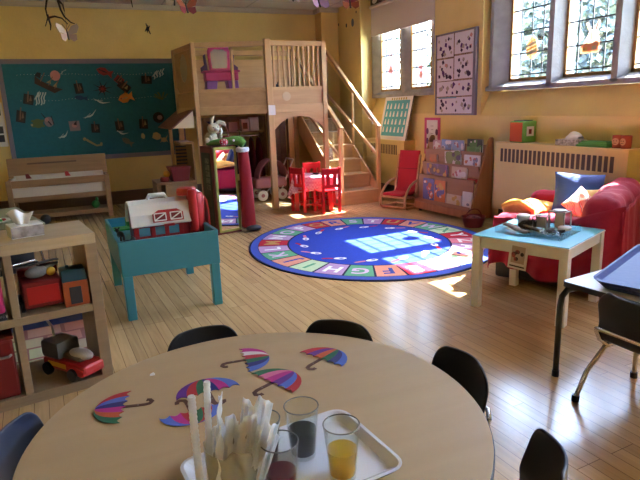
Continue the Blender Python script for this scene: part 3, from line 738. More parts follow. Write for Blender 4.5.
def cut(kind, x, z, w_, h_, rot, label):
    yb = YB - .0222; Q = XZ(x, yb, z, D(rot)); mats = []; b = MB()
    def P(col, poly, lift=0.0):
        m_ = M_cut[col]
        if m_ not in mats: mats.append(m_)
        b.m = mats.index(m_); b.prism([(p[0] * w_, p[1] * h_) for p in poly], .003, Q, z0=.001 + lift)
    el = lambda cx, cy, rx, ry, n=14: arc(cx, cy, rx, 0, 360 * (n - 1) / n, n - 1, ry)
    wave = lambda x0, y0, x1, y1, t, a: [(x0 + (x1 - x0) * i / 6 + a * math.sin(i * 1.4) - t, y0 + (y1 - y0) * i / 6) for i in range(7)] + [(x0 + (x1 - x0) * i / 6 + a * math.sin(i * 1.4) + t, y0 + (y1 - y0) * i / 6) for i in range(6, -1, -1)]
    if kind == 'ship':
        P('brown', [(-.5, .1), (-.4, -.3), (.35, -.3), (.55, .12), (.2, 0), (-.25, 0)])
        for q in (-.25, .05, .28): P('mast', [(q - .015, -.05), (q + .015, -.05), (q + .015, .5), (q - .015, .5)], .003)
        P('tan', [(-.06, .05), (.1, .08), (.04, .3)], .003); P('tan', [(.2, .02), (.33, .05), (.26, .35)], .003); P('black', [(-.5, .1), (-.3, .1), (-.35, .4), (-.48, .35)], .003)
    elif kind in ('boat', 'boat2'):
        P('black' if kind == 'boat' else 'red', [(-.45, .35), (-.5, -.45), (.45, -.5), (.5, .3)]); P('brown', [(-.2, .3), (-.3, -.4), (.28, -.42), (.25, .2)], .003)
        P('mast', [(-.12, -.3), (0, -.3), (.0, .55), (-.1, .55)], .006); P('tan' if 'white sail' in label or 'pale sail' in label else 'mast', [(.05, -.2), (.32, -.15), (.18, .25)], .006)
    elif kind == 'jelly':
        P('pink', el(-.2, .0, .3, .4)); 
        for q in (0, .12): P('white', wave(.1 + q, .1, .45, .45 - q * 3, .025, .05), .003)
    elif kind in ('fish', 'rfish', 'fish2', 'ofish'):
        c = {'fish': 'blue', 'rfish': 'red', 'fish2': 'grey', 'ofish': 'orange'}[kind]
        P(c, [(-.5, .02), (-.3, .32), (0, .42), (.22, .18), (.5, .4), (.42, 0), (.5, -.42), (.22, -.15), (0, -.38), (-.3, -.3)])
        P('black' if kind != 'ofish' else 'red', el(-.3, .08, .035, .06, 8), .003)
        if kind == 'ofish': P('orange', [(-.1, .3), (.1, .55), (.25, .2)], .0); P('tan', [(-.25, -.05), (.1, -.02), (.1, .08), (-.25, .06)], .003)
        if kind == 'rfish': P('black', [(-.45, .05), (0, .1), (.2, 0), (0, -.05)], .003)
    elif kind in ('squid', 'squid2'):
        P('white', [(-.45, -.1), (-.1, .3), (.1, .45), (-.05, .1)])
        for q in range(4): P('white', wave(-.35 + q * .2, -.45 + .06 * (q % 2), -.1 + q * .2, .35, .05, .05), .001)
    elif kind == 'turtle':
        P('green', el(0, 0, .38, .36)); 
        for q in (30, 150, 210, 330): P('green', el(.4 * math.cos(D(q)), .4 * math.sin(D(q)), .14, .1, 8), .0005)
        P('tan', el(-.45, -.1, .09, .1, 8), .001)
    elif kind == 'blob':
        P('mauve', el(.1, -.1, .36, .34)); P('black', [(-.45, .5), (-.38, .5), (.3, -.3), (.22, -.36)], .003); P('pink', el(-.05, .05, .16, .14, 8), .003); P('black', [(.3, .3), (.36, .3), (.5, -.3), (.42, -.3)], .003)
    elif kind == 'square':
        P('mauve', [(-.5, .4), (-.45, -.5), (.5, -.48), (.48, .42)]); P('pink', el(0, 0, .25, .2, 9), .003); P('brown', [(-.1, .1), (.25, .45), (.2, .0)], .004)
    elif kind == 'wfish':
        P('white', wave(-.42, -.15, .0, .15, .05, .02)); P('white', [(-.5, .05), (-.1, -.3), (.1, -.25), (.48, .3), (.1, -.05), (-.1, -.05)], .001)
    elif kind == 'spider':
        P('red', el(0, 0, .18, .2)); 
        for q in range(8):
            a = D(q * 45 + 12); P('black', [(.1 * math.cos(a + .4), .1 * math.sin(a + .4)), (.52 * math.cos(a), .52 * math.sin(a)), (.1 * math.cos(a - .4), .1 * math.sin(a - .4))], .003)
    elif kind == 'weed':
        for q in (-60, -20, 25, 60, 95): a = D(90 + q); P('green', [(0, -.4), (.5 * math.cos(a) - .06, .4 * math.sin(a)), (.5 * math.cos(a) + .06, .4 * math.sin(a) + .05), (.06, -.38)], .0005 * abs(q) / 20)
    elif kind == 'ring':
        n = 16; o_ = arc(0, 0, .5, 0, 360, n); i_ = arc(0, 0, .28, 360, 0, n); P('black', o_ + i_); P('mauve', el(.12, 0, .24, .22, 9), .003)
    elif kind == 'bone':
        P('tan', [(-.4, .28), (-.3, .1), (.2, -.3), (.38, -.2), (.36, -.05), (.2, -.12), (-.3, .35)]); P('tan', el(-.42, .3, .09, .17, 8), .001); P('tan', el(.42, -.02, .07, .2, 8), .001)
    elif kind == 'shell':
        P('tan', [(-.5, -.2), (-.3, .4), (.1, .5), (.5, .1), (.4, -.4), (0, -.5)])
    elif kind == 'crab':
        P('tan', el(0, -.1, .35, .3, 10)); 
        for s in (-1, 1): P('tan', [(s * .2, .1), (s * .5, .5), (s * .35, .05)], .001); P('tan', [(s * .2, -.2), (s * .5, -.45), (s * .3, -.05)], .001)
    o = b.build('paper_cutout', mats, None)
    tag(o, label, 'paper cutout', 'paper sea cutouts on the teal board')
for a in (
('ship', -0.368, 1.680, 0.345, 0.228, -30, 'large brown paper ship with masts, tilted, at upper left of the teal board'),
('jelly', -0.221, 1.785, 0.205, 0.165, 0, 'pink paper jellyfish with white tentacles at upper left of the teal board'),
('boat', 0.003, 1.627, 0.112, 0.168, 8, 'small dark brown paper boat right of the pink jellyfish on the teal board'),
('fish', 0.016, 1.490, 0.175, 0.079, -8, 'dark blue paper fish below a brown boat on the teal board'),
('boat', -0.618, 1.502, 0.128, 0.164, -10, 'brown paper boat touching the white squid on the teal board'),
('squid', -0.488, 1.504, 0.153, 0.204, 0, 'white striped paper squid at left of the teal board'),
('boat', -0.737, 1.289, 0.116, 0.190, -10, 'dark paper boat nearest the left frame of the teal board'),
('turtle', -0.552, 1.178, 0.166, 0.168, 0, 'olive green paper turtle at lower left of the teal board'),
('blob', -0.433, 1.212, 0.156, 0.195, 0, 'greyish pink paper octopus with a dark stick at lower left of the teal board'),
('square', -0.112, 1.131, 0.137, 0.146, 0, 'mauve square paper patch with a small crab at lower middle of the teal board'),
('boat', 0.149, 1.092, 0.115, 0.148, 0, 'black paper boat right of the mauve square on the teal board'),
('wfish', 0.276, 1.436, 0.230, 0.093, -20, 'white paper swordfish shape right of centre on the teal board'),
('wfish', 0.108, 1.268, 0.215, 0.093, 25, 'white paper fish bone shape above the mauve square on the teal board'),
('rfish', 0.355, 1.823, 0.217, 0.130, -20, 'red paper fish at the top middle of the teal board'),
('spider', 0.302, 1.601, 0.268, 0.237, 0, 'dark red paper starfish with long black arms on the teal board'),
('boat2', 0.536, 1.722, 0.117, 0.119, -40, 'dark red paper scrap above a black tilted boat on the teal board'),
('boat', 0.592, 1.634, 0.170, 0.134, -40, 'black tilted paper boat with a white sail on the teal board'),
('ofish', 0.593, 1.473, 0.211, 0.162, 15, 'orange paper fish with a curled tail on the teal board'),
('boat', 0.895, 1.722, 0.148, 0.135, 0, 'dark square paper boat at the top right of the teal board'),
('squid2', 1.051, 1.788, 0.205, 0.108, 20, 'small white paper squid at the top right of the teal board'),
('weed', 1.075, 1.487, 0.208, 0.137, 0, 'olive paper seaweed at the right of the teal board'),
('boat', 0.465, 1.111, 0.119, 0.163, 5, 'black paper boat below the orange fish on the teal board'),
('boat', 0.789, 1.123, 0.123, 0.166, 0, 'dark paper boat with a pale sail at lower right of the teal board'),
('ring', 1.003, 1.191, 0.153, 0.153, 0, 'dark ring shaped paper octopus at lower right of the teal board'),
('wfish', -0.259, 1.012, 0.172, 0.106, 25, 'thin white paper eel low on the left half of the teal board'),
('wfish', 0.493, 1.006, 0.172, 0.096, -25, 'small white paper eel below a black boat on the teal board'),
('bone', 0.091, 0.884, 0.256, 0.136, -10, 'long cream paper bone shape along the bottom of the teal board'),
('fish2', 0.545, 0.878, 0.173, 0.097, -35, 'grey brown paper fish at the bottom of the teal board'),
('shell', 0.949, 0.933, 0.125, 0.112, 0, 'tan paper shell at the bottom right of the teal board'),
('crab', 1.049, 0.885, 0.112, 0.114, 0, 'cream paper crab at the bottom right of the teal board'),
('shell', 0.763, 0.943, 0.054, 0.084, 0, 'tiny tan paper shell under a dark boat on the teal board'),
): cut(*a)
# wall poster at the far left, dark wall butterfly
t = thing('wall_poster', 'white poster with black blocks on the yellow wall left of the teal board', 'poster', (-1.03, YB, 1.16))
MB().box(-.09, .09, -.004, 0, -.26, .30).build('sheet', M_paper, t)
b = MB()
for z in (.20, -.03, -.14): b.box(-.08, .06, -.006, -.0042, z - .06, z + .03)
b.build('printed_blocks', M_dark, t)
def butterfly_polys():
    up = [(0, .01), (.05, .08), (.11, .10), (.12, .06), (.09, .0), (0, -.01)]; lo = [(0, -.005), (.085, -.01), (.08, -.07), (.045, -.085), (0, -.03)]
    return up, lo
t = thing('wall_butterfly', 'dark paper butterfly on the upper yellow back wall', 'butterfly decoration', (.985, YB - .002, 2.40))
M_bfd = mat('butterfly_dark', (.02, .02, .035), .6)
for s in (-1, 1):
    b = MB()
    for poly in butterfly_polys():
        pp = [(s * p[0] * .85, p[1] * 1.15) for p in poly]
        if s < 0: pp = pp[::-1]
        b.prism(pp, .002, XZ(0, 0, 0, D(-25)) @ Matrix.Rotation(D(s * 12), 4, 'Y'))
    b.build('wing', M_bfd, t)
MB().tube([(-.018, -.006, .06), (0, -.006, 0), (.03, -.006, -.08)], .007, 6).build('body', M_bfd, t)
# ------------------------------------------------------------------ play kitchen unit beside the loft
M_play = wood('play_maple', (.33, .21, .11), (.40, .26, .14), 'X', .45)
t = thing('play_cabinet', 'low wooden play cabinet with raised end against the loft', 'cabinet', (.75, 7.10, 0), 0)
b = MB(); b.box(0, .50, 0, .50, .37, .40); b.build('counter', M_play, t, bevel=.003)
for x in (0, .105, .48): MB().box(x, x + .02, .0, .50, 0, .37).build('side_panel', M_play, t, bevel=.002)
MB().box(.02, .48, .485, .50, 0, .37).build('back_panel', M_play, t)
MB().box(.125, .48, .0, .485, .17, .185).build('inner_shelf', M_play, t)
MB().box(.02, .48, .02, .485, .02, .035).build('bottom_panel', M_play, t)
MB().box(.125, .48, 0, .018, .19, .36).build('door', M_play, t, bevel=.002)
b = MB(); b.box(.48, .50, .0, .50, .40, .86).box(.33, .48, .45, .47, .40, .86).box(.33, .50, .0, .50, .86, .885); b.build('hutch', M_play, t, bevel=.003)
b = MB()
for k in range(9): b.box(.335, .475, .44, .452, .44 + k * .045, .46 + k * .045)
b.build('blue_slats', mat('slate_blue', (.06, .08, .14), .6), t)
t = thing('toy_crate', 'red plastic crate on the low wooden play cabinet', 'crate', (1.05, 7.20, .402), D(4))
b = MB(); b.add([(-.10, -.10, 0), (.10, -.10, 0), (.10, .10, 0), (-.10, .10, 0), (-.125, -.12, .17), (.125, -.12, .17), (.125, .12, .17), (-.125, .12, .17)], [(3, 2, 1, 0), (0, 1, 5, 4), (1, 2, 6, 5), (2, 3, 7, 6), (3, 0, 4, 7), (4, 5, 6, 7)])
b.build('body', M_redd, t, bevel=.006)
b = MB(); b.box(-.13, .13, -.125, .125, .16, .185); b.build('lid', M_redd, t, bevel=.004)
t = thing('toy_kettle', 'yellow and dark red toy pot beside the red crate', 'toy', (.865, 7.20, .402))
MB().lathe([(0, 0), (.055, 0), (.06, .03), (.05, .06), (0, .062)], 18).build('pot', M_redd, t, smooth=True)
MB().ball((.03, 0, .095), (.042, .04, .045)).build('yellow_lid', M_yel, t, smooth=True)
o = MB().box(-.03, .03, -.03, .03, 0, .14).build('brown_box', M_brown, None, bevel=.005); o.location = (1.16, 7.33, .402); o.location = (.98, 7.45, .402); tag(o, 'small dark brown box behind the red crate on the play cabinet', 'box')

# ------------------------------------------------------------------ wooden play loft
LF = thing('play_loft', 'wooden two storey play loft with railings and arch, at the back', 'play loft', (2.16, 6.68, 0))
def Lp(x, y, z): return (x - 2.16, y - 6.68, z)
A_, B_, C_, D_, E_ = (1.31, 6.97), (2.15, 6.68), (2.885, 6.68), (1.22, 7.80), (2.885, 7.80)
ZD, ZT = 1.25, 2.05
def lpost(x, y, z0, z1, w_=.06, nm='post', m_=None):
    return MB().cbox((x - 2.16, y - 6.68, (z0 + z1) / 2), (w_, w_, z1 - z0)).build(nm, m_ or M_pine, LF, bevel=.005)
lpost(*B_, 0, ZT + .02, .075); lpost(*C_, 0, ZT, .06); lpost(*A_, 0, ZT, .05); lpost(*D_, 0, ZT, .06); lpost(*E_, 0, ZT, .06); lpost(2.78, 7.74, 0, ZD - .08, .085)
MB().prism([(A_[0] - 2.16, A_[1] - 6.68), (B_[0] - 2.16, B_[1] - 6.68), (C_[0] - 2.16, C_[1] - 6.68), (E_[0] - 2.16, 8.30 - 6.68), (D_[0] - 2.16, 8.30 - 6.68)], .035, z0=ZD - .035).build('deck', M_panel, LF)
def lbar(a, b_, z0, z1, th, nm, m_=None, ins=.03):
    a = Vector((*a, 0)); c = Vector((*b_, 0)); d = (c - a).normalized(); a += d * ins; c -= d * ins; z = (z0 + z1) / 2
    return MB().bar(Lp(a.x, a.y, z), Lp(c.x, c.y, z), th, z1 - z0).build(nm, m_ or M_pineX, LF, bevel=.003)
for a, c in ((A_, B_), (B_, C_), (D_, A_)):
    lbar(a, c, ZD - .05, ZD + .05, .045, 'deck_beam'); lbar(a, c, ZT - .06, ZT, .04, 'top_rail')
    lbar(a, c, ZD + .05, 1.49, .018, 'lower_panel', M_panel); 
    if a != D_: lbar(a, c, 1.47, 1.51, .034, 'mid_rail')
lbar(D_, E_, ZT - .07, ZT, .035, 'back_rail'); lbar((1.22, 7.82), (2.885, 7.82), ZD + .0, 1.93, .015, 'back_panel', M_panel)
# solid left side with an oval porthole
sd = Vector((A_[0] - D_[0], A_[1] - D_[1], 0)); Ls = sd.length; sd.normalize()
Msd = Matrix.Translation(Lp(D_[0], D_[1], 0)) @ Matrix(((sd.x, 0, sd.y, 0), (sd.y, 0, -sd.x, 0), (0, 1, 0, 0), (0, 0, 0, 1)))
hole = arc(Ls * .5, 1.79, .17, 0, 360 * 23 / 24, 23, .17)
b = MB()
outer = []
for (hx, hz) in hole:   # match each hole point with a point on the rectangle
    dx, dz = hx - Ls * .5, hz - 1.79; k = min((Ls * .5 - .03) / abs(dx) if abs(dx) > 1e-6 else 9e9, (.215 if dz > 0 else .29) / abs(dz) if abs(dz) > 1e-6 else 9e9)
    outer.append((Ls * .5 + dx * k, 1.79 + dz * k))
for k in range(24):
    k2 = (k + 1) % 24
    for zz, o3 in ((-.009, 1), (.009, -1)):
        q = [(hole[k][0], hole[k][1], zz), (hole[k2][0], hole[k2][1], zz), (outer[k2][0], outer[k2][1], zz), (outer[k][0], outer[k][1], zz)]
        b.add(q, [(0, 1, 2, 3) if o3 > 0 else (3, 2, 1, 0)], Msd)
    b.add([(hole[k][0], hole[k][1], -.009), (hole[k2][0], hole[k2][1], -.009), (hole[k2][0], hole[k2][1], .009), (hole[k][0], hole[k][1], .009)], [(0, 1, 2, 3)], Msd)
sp = b.build('side_panel', M_panel, LF, fix=False)
MB().prism(arc(Ls * .5, 1.79, .17, 0, 345, 23, .17), .004, Msd, z0=-.002).build('porthole_pane', mat('porthole_pale', (.42, .38, .30), .35), sp)
# window divider in the angled bay, round clear spot and balusters in the straight bay
def Lmix(a, c, f): return (a[0] + (c[0] - a[0]) * f, a[1] + (c[1] - a[1]) * f)
lpost(*Lmix(A_, B_, .52), 1.49, ZT - .04, .03, 'divider_bar')
M_bal = wood('baluster_maple', (.52, .32, .15), (.60, .38, .19), 'Z', .35)
for k in range(10):
    x = B_[0] + .075 + k * .0655; lpost(x, 6.68, 1.50, ZT - .05, .024, 'baluster', M_bal)
MB().lathe([(0, 0), (.055, 0), (.055, .004), (0, .004)], 24, XZ(*Lp(2.37, 6.669, 1.395))).build('round_inset', mat('pale_inset', (.55, .42, .25), .5), LF)
# arch board under the deck
b = MB(); ax0, ax1 = B_[0] + .038, C_[0] - .03; n = 18
top = ZD - .05; pts = []
for k in range(n + 1):
    f = k / n; pts.append((ax0 + (ax1 - ax0) * f, top - .21 + .16 * (1 - abs(2 * f - 1) ** 2.4)))
poly = [(ax0 - 2.16, top)] + [(p[0] - 2.16, p[1]) for p in pts] + [(ax1 - 2.16, top)]
for k in range(n):
    p0, p1 = poly[1 + k], poly[2 + k]
    for yy, fl in ((-.02, 0), (.02, 1)):
        q = [(p0[0], yy, p0[1]), (p1[0], yy, p1[1]), (p1[0], yy, top), (p0[0], yy, top)]; b.add(q, [(0, 1, 2, 3) if not fl else (3, 2, 1, 0)])
    b.add([(p0[0], -.02, p0[1]), (p1[0], -.02, p1[1]), (p1[0], .02, p1[1]), (p0[0], .02, p0[1])], [(3, 2, 1, 0)])
b.build('arch_board', M_pineX, LF)
b = MB()
for k in range(3): b.box(2.43 - 2.16 + k * .095, 2.518 - 2.16 + k * .095, 1.06, 1.078, 0, ZD - .04)
b.build('back_boards', M_base, LF)
# small white notice on the post
o = MB().box(-.045, .045, -.002, 0, -.06, .06).build('paper_note', M_paper, None); o.location = (B_[0] + .01, 6.6405, 1.235); tag(o, 'small white paper note pinned to the middle loft post', 'note')
# stairs
ST = thing('loft_stairs', 'wooden stairs with glazed side rails leading up to the loft', 'stairs', (3.225, 6.36, 0))
M_step = wood('step_maple', (.42, .27, .13), (.50, .33, .17), 'X', .3)
RI, RU = .18, .25
for k in range(6):
    y0 = k * RU
    MB().box(-.255, .255, y0, y0 + .02, k * RI, (k + 1) * RI - .025).build('riser', M_step, ST)
    MB().box(-.255, .255, y0 - .02, y0 + RU + .02, (k + 1) * RI - .025, (k + 1) * RI).build('tread', M_step, ST, bevel=.005)
MB().box(-.255, .255, 6 * RU + .02, 6 * RU + .44, ZD - .045, ZD).build('landing', M_step, ST)
for sx in (-1, 1):
    x = sx * .268
    b = MB(); b.prism([(0, 0), (.16, 0), (6 * RU + .2, 1.02), (6 * RU + .2, ZD), (6 * RU + .02, ZD), (0, .20)], .024, Matrix.Translation((x - .012, 0, 0)) @ Matrix(((0, 0, 1, 0), (1, 0, 0, 0), (0, 1, 0, 0), (0, 0, 0, 1))))
    b.build('stringer', M_pine, ST, bevel=.003)
    MB().cbox((x, .02, .49), (.05, .05, .98)).build('newel_post', M_pine, ST, bevel=.005)
    MB().bar((x, -.01, .97), (x, 6 * RU + .12, 2.07), .045, .045).build('hand_rail', M_pineX, ST, bevel=.006)
    MB().bar((x, .05, .62), (x, 6 * RU + .12, 1.72 - .28), .03, .04).build('mid_rail', M_pineX, ST, bevel=.004)
    MB().cbox((x, 6 * RU + .14, 1.045), (.05, .05, 2.09)).build('top_post', M_pine, ST, bevel=.005)
    if sx > 0: MB().cbox((x, .75, 1.0), (.03, .03, 1.0)).build('middle_post', M_pine, ST, bevel=.004)
    b = MB(); sl = 1.10 / 1.63
    b.prism([(.06, .24), (6 * RU + .1, .24 + sl * (6 * RU + .04)), (6 * RU + .1, .90 + sl * (6 * RU + .04)), (.06, .96)], .006, Matrix.Translation((x - .003, 0, 0)) @ Matrix(((0, 0, 1, 0), (1, 0, 0, 0), (0, 1, 0, 0), (0, 0, 0, 1))))
    b.build('clear_panel', pane_mat('acrylic_panel', (.86, .90, .93)), ST)
o = MB().box(-.05, .05, -.012, .012, 0, .15).build('picture_block', M_brown, None, bevel=.004); o.location = (3.08, 6.36 + 2.6 * RU, 3 * RI); o.rotation_euler = (D(-6), 0, D(10))
tag(o, 'small brown picture block standing on a loft step', 'block')
# vanity on the deck
VN = thing('toy_vanity', 'pink and purple toy vanity with mirror on the loft deck', 'toy vanity', (1.70, 7.25, ZD), D(-4))
M_vp = mat('vanity_pink', (.50, .045, .19), .4); M_vu = mat('vanity_purple', (.28, .10, .38), .45); M_vd = mat('vanity_dark_purple', (.06, .025, .10), .45)
MB().box(-.21, .21, -.10, .10, .37, .475).build('drawer_box', M_vp, VN, bevel=.012)
MB().box(-.235, .235, -.12, .12, .475, .495).build('tabletop', M_vp, VN, bevel=.008)
for sx in (-1, 1):
    b = MB(); b.add([(sx * .20, -.10, .37), (sx * .06, -.10, .37), (sx * .06, .10, .37), (sx * .20, .10, .37), (sx * .22, -.12, 0), (sx * .12, -.12, 0), (sx * .12, .12, 0), (sx * .22, .12, 0)], [(0, 1, 2, 3), (7, 6, 5, 4), (0, 4, 5, 1), (1, 5, 6, 2), (2, 6, 7, 3), (3, 7, 4, 0)])
    b.build('leg', M_vu, VN, bevel=.008)
mfr = [( .13, .495), (.14, .64), (.145, .74), (.12, .80), (.05, .815), (0, .80), (-.05, .815), (-.12, .80), (-.145, .74), (-.14, .64), (-.13, .495)]
MB().prism(mfr, .03, XZ(0, .08, 0)).build('mirror_frame', M_vp, VN, bevel=.008)
MB().prism([(.095, .53), (.105, .64), (.105, .73), (.05, .765), (0, .755), (-.05, .765), (-.105, .73), (-.105, .64), (-.095, .53)], .004, XZ(0, .049, 0)).build('mirror_glass', mat('toy_mirror', (.55, .55, .52), .25, metal=.6), VN)
for sx in (-1, 1):
    b = MB(); b.prism([(sx * .15, .495), (sx * .235, .495), (sx * .24, .54), (sx * .19, .58), (sx * .20, .69), (sx * .17, .71)][::sx], .05, XZ(0, .10, 0)); b.build('side_wing', M_vd, VN, bevel=.006)
# soft toy lying on the deck behind the balusters
t = thing('soft_toy', 'black and tan soft toy behind the loft balusters', 'soft toy', (2.45, 7.02, ZD), D(20))
MB().ball((0, 0, .10), (.13, .10, .10)).build('body', M_dark, t, smooth=True)
MB().ball((-.10, -.02, .24), (.07, .06, .07)).ball((-.13, 0, .31), (.02, .015, .03), 8, 6).ball((-.07, 0, .31), (.02, .015, .03), 8, 6).build('head', M_dark, t, smooth=True)
for s in (-1, 1): MB().ball((.12, s * .06, .05), (.06, .04, .045), 10, 8).build('paw', mat('tan_plush', (.35, .18, .08), .9), t, smooth=True)
# awning on the left of the loft
AW = thing('play_awning', 'striped brown awning with cream end fixed to the loft side', 'awning', (1.00, 6.97, 1.06))
Q = Matrix(((1, 0, 0, 0), (0, 0, 1, 0), (0, 1, 0, 0), (0, 0, 0, 1)))
MB().prism([(0, 0), (.255, 0), (.255, .20)], .02, Q).build('end_panel', M_cream, AW)
def awn_mat():
    m = bpy.data.materials.new('awning_stripes'); nt, b = nodes_of(m); L = nt.links.new
    tc = nt.nodes.new('ShaderNodeTexCoord'); wv = nt.nodes.new('ShaderNodeTexWave'); wv.bands_direction = 'Y'; wv.inputs['Scale'].default_value = 5.5
    r = nt.nodes.new('ShaderNodeValToRGB'); r.color_ramp.interpolation = 'CONSTANT'; r.color_ramp.elements[0].color = (.20, .08, .065, 1); r.color_ramp.elements[1].position = .5; r.color_ramp.elements[1].color = (.34, .19, .15, 1)
    L(tc.outputs['Object'], wv.inputs['Vector']); L(wv.outputs['Color'], r.inputs['Fac']); L(r.outputs['Color'], b.inputs['Base Color']); b.inputs['Roughness'].default_value = .85
    return m
MB().prism([(-.02, -.012), (.258, .205), (.252, .216), (-.028, 0)], 1.28, Q).build('striped_roof', awn_mat(), AW)
MB().box(.045, .085, .72, .76, -1.06, .02).build('support_post', M_pine, AW, bevel=.003)
# things under the loft: shelf rail with costumes
RK = thing('costume_rack', 'wooden rack with shelf and hanging rail under the loft', 'rack', (2.16, 8.02, 0))
for x in (-.60, .28): MB().box(x - .015, x + .015, -.15, .15, 0, 1.16).build('side_panel', M_play, RK, bevel=.003)
MB().box(-.585, .265, -.15, .15, .93, .95).build('shelf', M_play, RK)
MB().box(-.585, .265, .13, .15, .95, 1.16).build('back_panel', M_play, RK)
MB().tube([(-.585, 0, .88), (.265, 0, .88)], .012, 10).build('hanging_rail', M_chrome, RK, smooth=True)
def costume(label, x, col, len_, w_, seed):
    rng = random.Random(seed)
    def fn(u, v):
        a = u * 2 * PI; ww = w_ * (.28 + .72 * min(1, v * 3.2)) * (1 + .10 * math.sin(5 * a + seed) * v); dd = .045 * (.5 + .9 * v) * (1 + .2 * math.sin(4 * a + seed))
        return (math.cos(a) * dd, math.sin(a) * ww, .84 - v * len_)
    t = thing('dress_up_costume', label, 'costume', (x, 8.02, 0), 0, 'costumes under the loft')
    MB().grid(fn, 28, 10).build('garment', col, t, smooth=True, solid=.004)
    MB().tube([(0, -.10, .80), (0, 0, .855), (0, .10, .80)], .008, 6).build('hanger', M_dark, t)
costume('black costume hanging left on the rail under the loft', 2.02, mat('black_cloth', (.01, .01, .016), .9), .50, .12, 1)
costume('dark navy costume hanging second on the rail under the loft', 2.14, mat('navy_cloth', (.015, .02, .05), .9), .52, .12, 2)
costume('dark red costume hanging third on the rail under the loft', 2.26, mat('maroon_cloth', (.13, .012, .02), .9), .62, .12, 3)
costume('crimson costume hanging at the right end of the rail under the loft', 2.37, mat('crimson_cloth', (.17, .01, .025), .9), .66, .12, 4)
o = MB().grid(lambda u, v: (.02 * math.sin(6 * u), (u - .5) * .18, .40 - .36 * v), 10, 4).build('cloth_bag', mat('khaki_cloth', (.25, .20, .08), .9), None, smooth=True, solid=.02); o.location = (2.12, 7.80, 0); tag(o, 'khaki cloth bag standing below the costumes under the loft', 'bag')
for k, (x, w_, h_, c, l) in enumerate(((1.98, .13, .13, 'mauve', 'pale pink box on the rack shelf under the loft'), (2.16, .11, .17, 'white', 'white box with a dark picture on the rack shelf under the loft'), (2.30, .13, .19, 'white', 'plain white box at the right of the rack shelf under the loft'))):
    t = thing('shelf_box', l, 'box', (x, 7.98, .9505)); MB().box(-w_ / 2, w_ / 2, -.05, .05, 0, h_).build('carton', mat('pale_pink_card', (.50, .33, .33), .7) if c == 'mauve' else M_paper, t, bevel=.003)
    if k == 1: MB().box(-.035, .035, -.0525, -.05, .03, .12).build('picture', M_brown, t)
t = MB(); t.prism([((.10 if k % 2 == 0 else .042) * math.sin(PI * k / 5), (.10 if k % 2 == 0 else .042) * math.cos(PI * k / 5)) for k in range(10)], .03, XZ(0, 0, 0)); o = t.build('star_cushion', mat('navy_star', (.02, .02, .06), .8), None, bevel=.008); o.location = (1.56, 7.30, 1.09)
tag(o, 'dark navy star hanging under the loft deck above the plush rabbit', 'star'); 
q = MB().tube([(0, -.015, .098), (0, -.015, ZD - .036 - 1.09)], .0015, 5).build('thread', M_dark, o)
# doll stroller
t = thing('doll_stroller', 'dusty pink doll stroller with white wheels under the loft', 'doll stroller', (2.30, 7.50, 0), D(0)); t.scale = (1.3,) * 3
M_dp = mat('dusty_pink', (.42, .17, .20), .6)
def hood(u, v):
    a = PI * (.05 + .9 * u); return (.17 * math.cos(a) * (1 - .1 * v) + .05, (v - .5) * .24, .19 + .24 * math.sin(a))
MB().grid(hood, 14, 6).build('hood', M_dp, t, smooth=True, solid=.01)
MB().box(-.16, .20, -.12, .12, .13, .24).build('carrier', M_dp, t, bevel=.03, seg=3)
for sx in (-.09, .13):
    for sy in (-.13, .13): 
        wl_ = MB().lathe([(0, -.012), (.055, -.012), (.06, 0), (.055, .012), (0, .012)], 20, Matrix.Translation((sx, sy, .06)) @ Matrix.Rotation(D(90), 4, 'X')).build('wheel', M_whitep, t, smooth=True)
        MB().lathe([(0, -.016), (.02, -.016), (.02, .016), (0, .016)], 12, Matrix.Translation((sx, sy, .06)) @ Matrix.Rotation(D(90), 4, 'X')).build('hub', M_dp, wl_)
b = MB()
for sy in (-.11, .11): b.tube([(-.09, sy, .06), (.02, sy, .14), (.13, sy, .06)], .008, 6); b.tube([(.13, sy, .10), (.28, sy, .42)], .008, 6)
b.tube([(.28, -.11, .42), (.28, .11, .42)], .01, 6); b.build('push_frame', M_white, t, smooth=True)

# ------------------------------------------------------------------ red table, cloth and four-slat chairs
M_rp = mat('glossy_red_paint', (.62, .012, .02), .3)
t = thing('play_table', 'small red play table under a pink cloth in front of the arch', 'table', (2.61, 6.42, 0), D(-30))
MB().box(-.25, .25, -.21, .21, .40, .42).build('tabletop', M_rp, t, bevel=.004)
for sx in (-1, 1):
    for sy in (-1, 1): MB().cbox((sx * .21, sy * .19, .20), (.05, .05, .40)).build('leg', M_rp, t, bevel=.005)
def cloth_mat():
    m = bpy.data.materials.new('pink_check_cloth'); nt, b = nodes_of(m); L = nt.links.new
    tc = nt.nodes.new('ShaderNodeTexCoord'); ck = nt.nodes.new('ShaderNodeTexChecker'); ck.inputs['Scale'].default_value = 38
    ck.inputs['Color1'].default_value = (.80, .50, .58, 1); ck.inputs['Color2'].default_value = (.72, .30, .42, 1)
    mp = nt.nodes.new('ShaderNodeMapping'); mp.inputs['Rotation'].default_value = (0, 0, D(45)); L(tc.outputs['Object'], mp.inputs['Vector']); L(mp.outputs['Vector'], ck.inputs['Vector'])
    L(ck.outputs['Color'], b.inputs['Base Color']); b.inputs['Roughness'].default_value = .9
    return m
